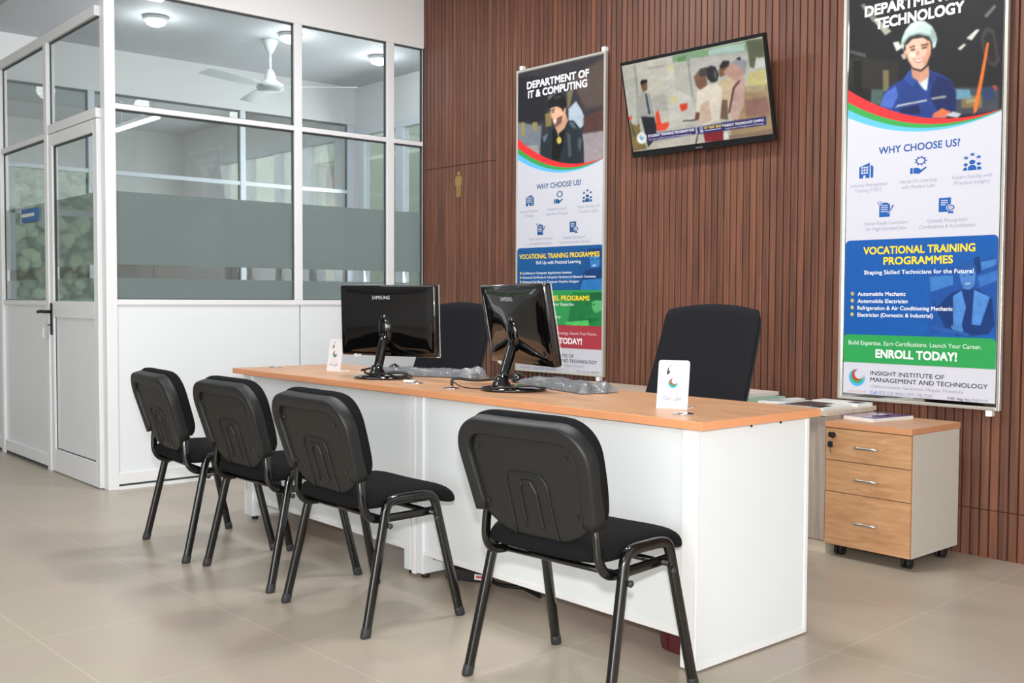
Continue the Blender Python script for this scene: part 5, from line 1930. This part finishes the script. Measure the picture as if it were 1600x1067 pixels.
violet = simple('violet_cover', (158, 142, 172), 0.18, noise=0.16, nscale=16, coat=0.5)
violet2 = simple('deep_violet_ink', (104, 88, 158), 0.2, coat=0.5)
palegreen = simple('pale_green_folder', (150, 176, 158), 0.5)
pinkpaper = simple('pale_pink_paper', (222, 206, 198), 0.7)
darkphoto = simple('dark_cover_photo', (82, 74, 70), 0.3, noise=0.5, nscale=22)
ink = simple('black_ink', (40, 42, 46), 0.5)
booklet('magazine', 'glossy violet magazine lying on top of the wooden drawer unit', 'magazine', [(-0.555, 1.700), (-0.395, 1.672), (-0.350, 1.925), (-0.525, 1.945)], 0.585, 0.016, violet, M['paper'],
        [(0.55, 0.98, 0.02, 0.98, violet2), (0.25, 0.75, 0.55, 0.62, M['paper']), (0.35, 0.6, 0.66, 0.74, M['paper'])])
booklet('folder', 'pale green folder at the bottom of the paper stack on the low cabinet', 'folder', [(-1.26, 1.63), (-0.985, 1.61), (-0.965, 1.86), (-1.24, 1.90)], CZ, 0.022, palegreen, palegreen, None, 'papers on the low cabinet')
booklet('leaflet_stack', 'stack of pale pink and white leaflets on the green folder', 'papers', [(-1.28, 1.66), (-1.045, 1.66), (-1.03, 1.90), (-1.26, 1.92)], CZ + 0.0222, 0.016, pinkpaper, pinkpaper, [(0.1, 0.9, 0.1, 0.3, M['paper'])], 'papers on the low cabinet')
booklet('newspaper', 'folded white newspaper leaning out of the paper stack near the folder', 'newspaper', [(-0.985, 1.66), (-0.870, 1.72), (-0.900, 1.93), (-0.960, 1.95)], CZ, 0.012, M['paper'], M['paper'], [(0.15, 0.85, 0.1, 0.2, ink), (0.15, 0.85, 0.35, 0.42, ink)], 'papers on the low cabinet')
booklet('magazine', 'magazine with a dark cover photo at the right end of the low cabinet', 'magazine', [(-0.850, 1.600), (-0.600, 1.615), (-0.610, 1.850), (-0.850, 1.880)], CZ, 0.010, M['paper'], M['paper'], [(0.08, 0.70, 0.15, 0.92, darkphoto), (0.72, 0.9, 0.1, 0.5, ink), (0.05, 0.95, 0.03, 0.08, ink)], 'papers on the low cabinet')
booklet('brochure', 'white brochure against the slats at the right end of the low cabinet', 'brochure', [(-0.84, 1.895), (-0.59, 1.875), (-0.58, 1.985), (-0.83, 1.985)], CZ, 0.014, M['paper'], M['paper'], [(0.7, 0.95, 0.2, 0.8, ink)], 'papers on the low cabinet')

# ================================================================== OFFICE CHAIRS BEHIND THE DESKS


def make_office_chair(label, x, y, rz):
    t = thing('office_chair', label, 'chair', (x, y, 0), rz, 'office chairs behind the desks')
    # local: faces -y (towards the desk); back leans to +y
    lean = 0.27

    def fn(px, w, d):
        return Vector((px, -0.02 + lean * w + 0.35 * -px * px - d + 0.03 * math.sin((w - 0.1) * 5), 0.535 + w))

    def hw(w):
        h = 0.262 - 0.018 * (w / 0.55)
        if w > 0.50:
            k = min(1, (w - 0.50) / 0.05)
            h -= 0.010 * k * k
        return h

    def fn2(px, w, d):
        # slightly arched top edge
        v = fn(px, w, d)
        if w > 0.40:
            v.z -= 0.027 * (px / 0.25) ** 2 * (w - 0.40) / 0.15
        return v
    b = pillow(hw, 0.0, 0.552, 0.0, 0.022, M['meshback'], fn2, 20, 24, 12, 0.5, False)
    b.build('backrest', t)
    f = MB(M['chairframe'])
    for s in (-1, 1):
        pts = [fn2(s * (hw(w) - 0.012), w, -0.013) for w in np.linspace(0.0, 0.51, 10)]
        f.tube(pts, 0.010, 0.014, ref=(1, 0, 0), n=10)
    pts = [Vector((0, 0.02, 0.43)), Vector((0, 0.09, 0.46)), Vector((0, 0.10, 0.56)), Vector((0, 0.115, 0.70))]
    f.tube(chaikin(pts, 2), 0.030, 0.014, ref=(1, 0, 0), n=12)
    f.build('back_frame', t)

    def sfn(px, w, d):
        return Vector((px, w, 0.450 + d - (0.03 * ((-w - 0.20) / 0.2) ** 2 if w < -0.20 else 0)))

    def hs(w):
        return 0.245 - 0.03 * max(0, (w + 0.02) / 0.1) ** 2
    s_ = pillow(hs, -0.40, 0.07, 0.0, 0.04, M['fabric'], sfn, 18, 20, 8, 0.45)
    s_.build('seat', t)
    g = MB(M['chairframe'])
    g.lathe([(0.002, 0.07), (0.028, 0.07), (0.028, 0.24), (0.018, 0.245), (0.018, 0.405), (0.09, 0.41), (0.09, 0.43), (0.002, 0.43)], center=(0, -0.16, 0), n=20)
    g.build('gas_lift', t)
    for i in range(5):
        a = 2 * PI * i / 5 + 0.3
        d = Vector((math.cos(a), math.sin(a), 0))
        c0 = Vector((0, -0.16, 0))
        l = MB(M['chairframe'])
        l.tube([c0 + d * 0.02 + Vector((0, 0, 0.105)), c0 + d * 0.14 + Vector((0, 0, 0.095)), c0 + d * 0.28 + Vector((0, 0, 0.068))], 0.018, 0.022, ref=(0, 0, 1), n=10, scales=[1.2, 1, 0.7])
        l = l.build('base_arm', t)
        w = MB(M['foot'])
        e = c0 + d * 0.28 + Vector((0, 0, 0.027))
        q = Vector((-d.y, d.x, 0))
        w.tube([e - q * 0.020, e - q * 0.004], 0.027, ref=(0, 0, 1), n=16)
        w.tube([e + q * 0.004, e + q * 0.020], 0.027, ref=(0, 0, 1), n=16)
        w.build('castor', l)
    return t


make_office_chair('black mesh-backed office chair behind the right desk, in clear view', -0.800, 0.950, math.radians(0))
make_office_chair('black mesh-backed office chair behind the left desk, half hidden by the monitors', -2.425, 0.900, math.radians(4))

# ================================================================== UNDER THE DESKS
bn = thing('waste_bin', 'dark red plastic waste bin under the right desk, beside the end panel', 'bin', (-0.150, 0.185, 0))
b = MB(M['burgundy'])
rings = []
for z, s in ((0.0, 0.92), (0.004, 0.98), (0.012, 1.0), (0.30, 1.22), (0.305, 1.26), (0.315, 1.26), (0.315, 1.18), (0.02, 0.95)):
    rings.append([(a * s, c * s, z) for a, c in superellipse(0.088, 0.100, 3.2, 32)])
b.rings(rings)
b.build('bin_body', bn)
rb = MB(M['burgundy'])
for a in (-2.5, -1.85, -1.25, -0.6):
    sx_, sy_ = 0.090 * math.cos(a), 0.102 * math.sin(a)
    k = (abs(math.cos(a)) ** 3.2 + abs(math.sin(a)) ** 3.2) ** (-1 / 3.2)
    sx_, sy_ = 0.088 * math.cos(a) * k, 0.100 * math.sin(a) * k
    rb.tube([(sx_, sy_, 0.012), (sx_ * 1.22, sy_ * 1.22, 0.30)], 0.003, ref=(1, 0, 0), n=8)
rb.build('moulded_ribs', bn)

ps = thing('power_adapter', 'black power box with a small printed label on the floor under the right desk', 'power box', (-1.225, 0.150, 0), math.radians(28))
b = MB(M['foot'])
b.box(-0.105, 0.075, -0.035, 0.040, 0.0, 0.045, bevel=0.006)
b.build('box_body', ps)
b = MB(M['paper'])
b.box(0.020, 0.062, -0.0358, -0.0350, 0.012, 0.034)
b = b.build('label_sticker', ps)
k = MB(simple('red_print', (196, 90, 96), 0.6))
k.box(0.026, 0.056, -0.0362, -0.0357, 0.018, 0.028)
k.build('label_print', b)
cable('floor_cable', 'black cables lying bunched on the floor behind the power box', [(-1.15, 0.17, 0.02), (-1.08, 0.15, 0.01), (-0.98, 0.20, 0.012), (-0.90, 0.30, 0.01), (-1.02, 0.36, 0.014), (-1.12, 0.27, 0.012), (-1.0, 0.19, 0.02), (-0.86, 0.17, 0.01)], 0.008)
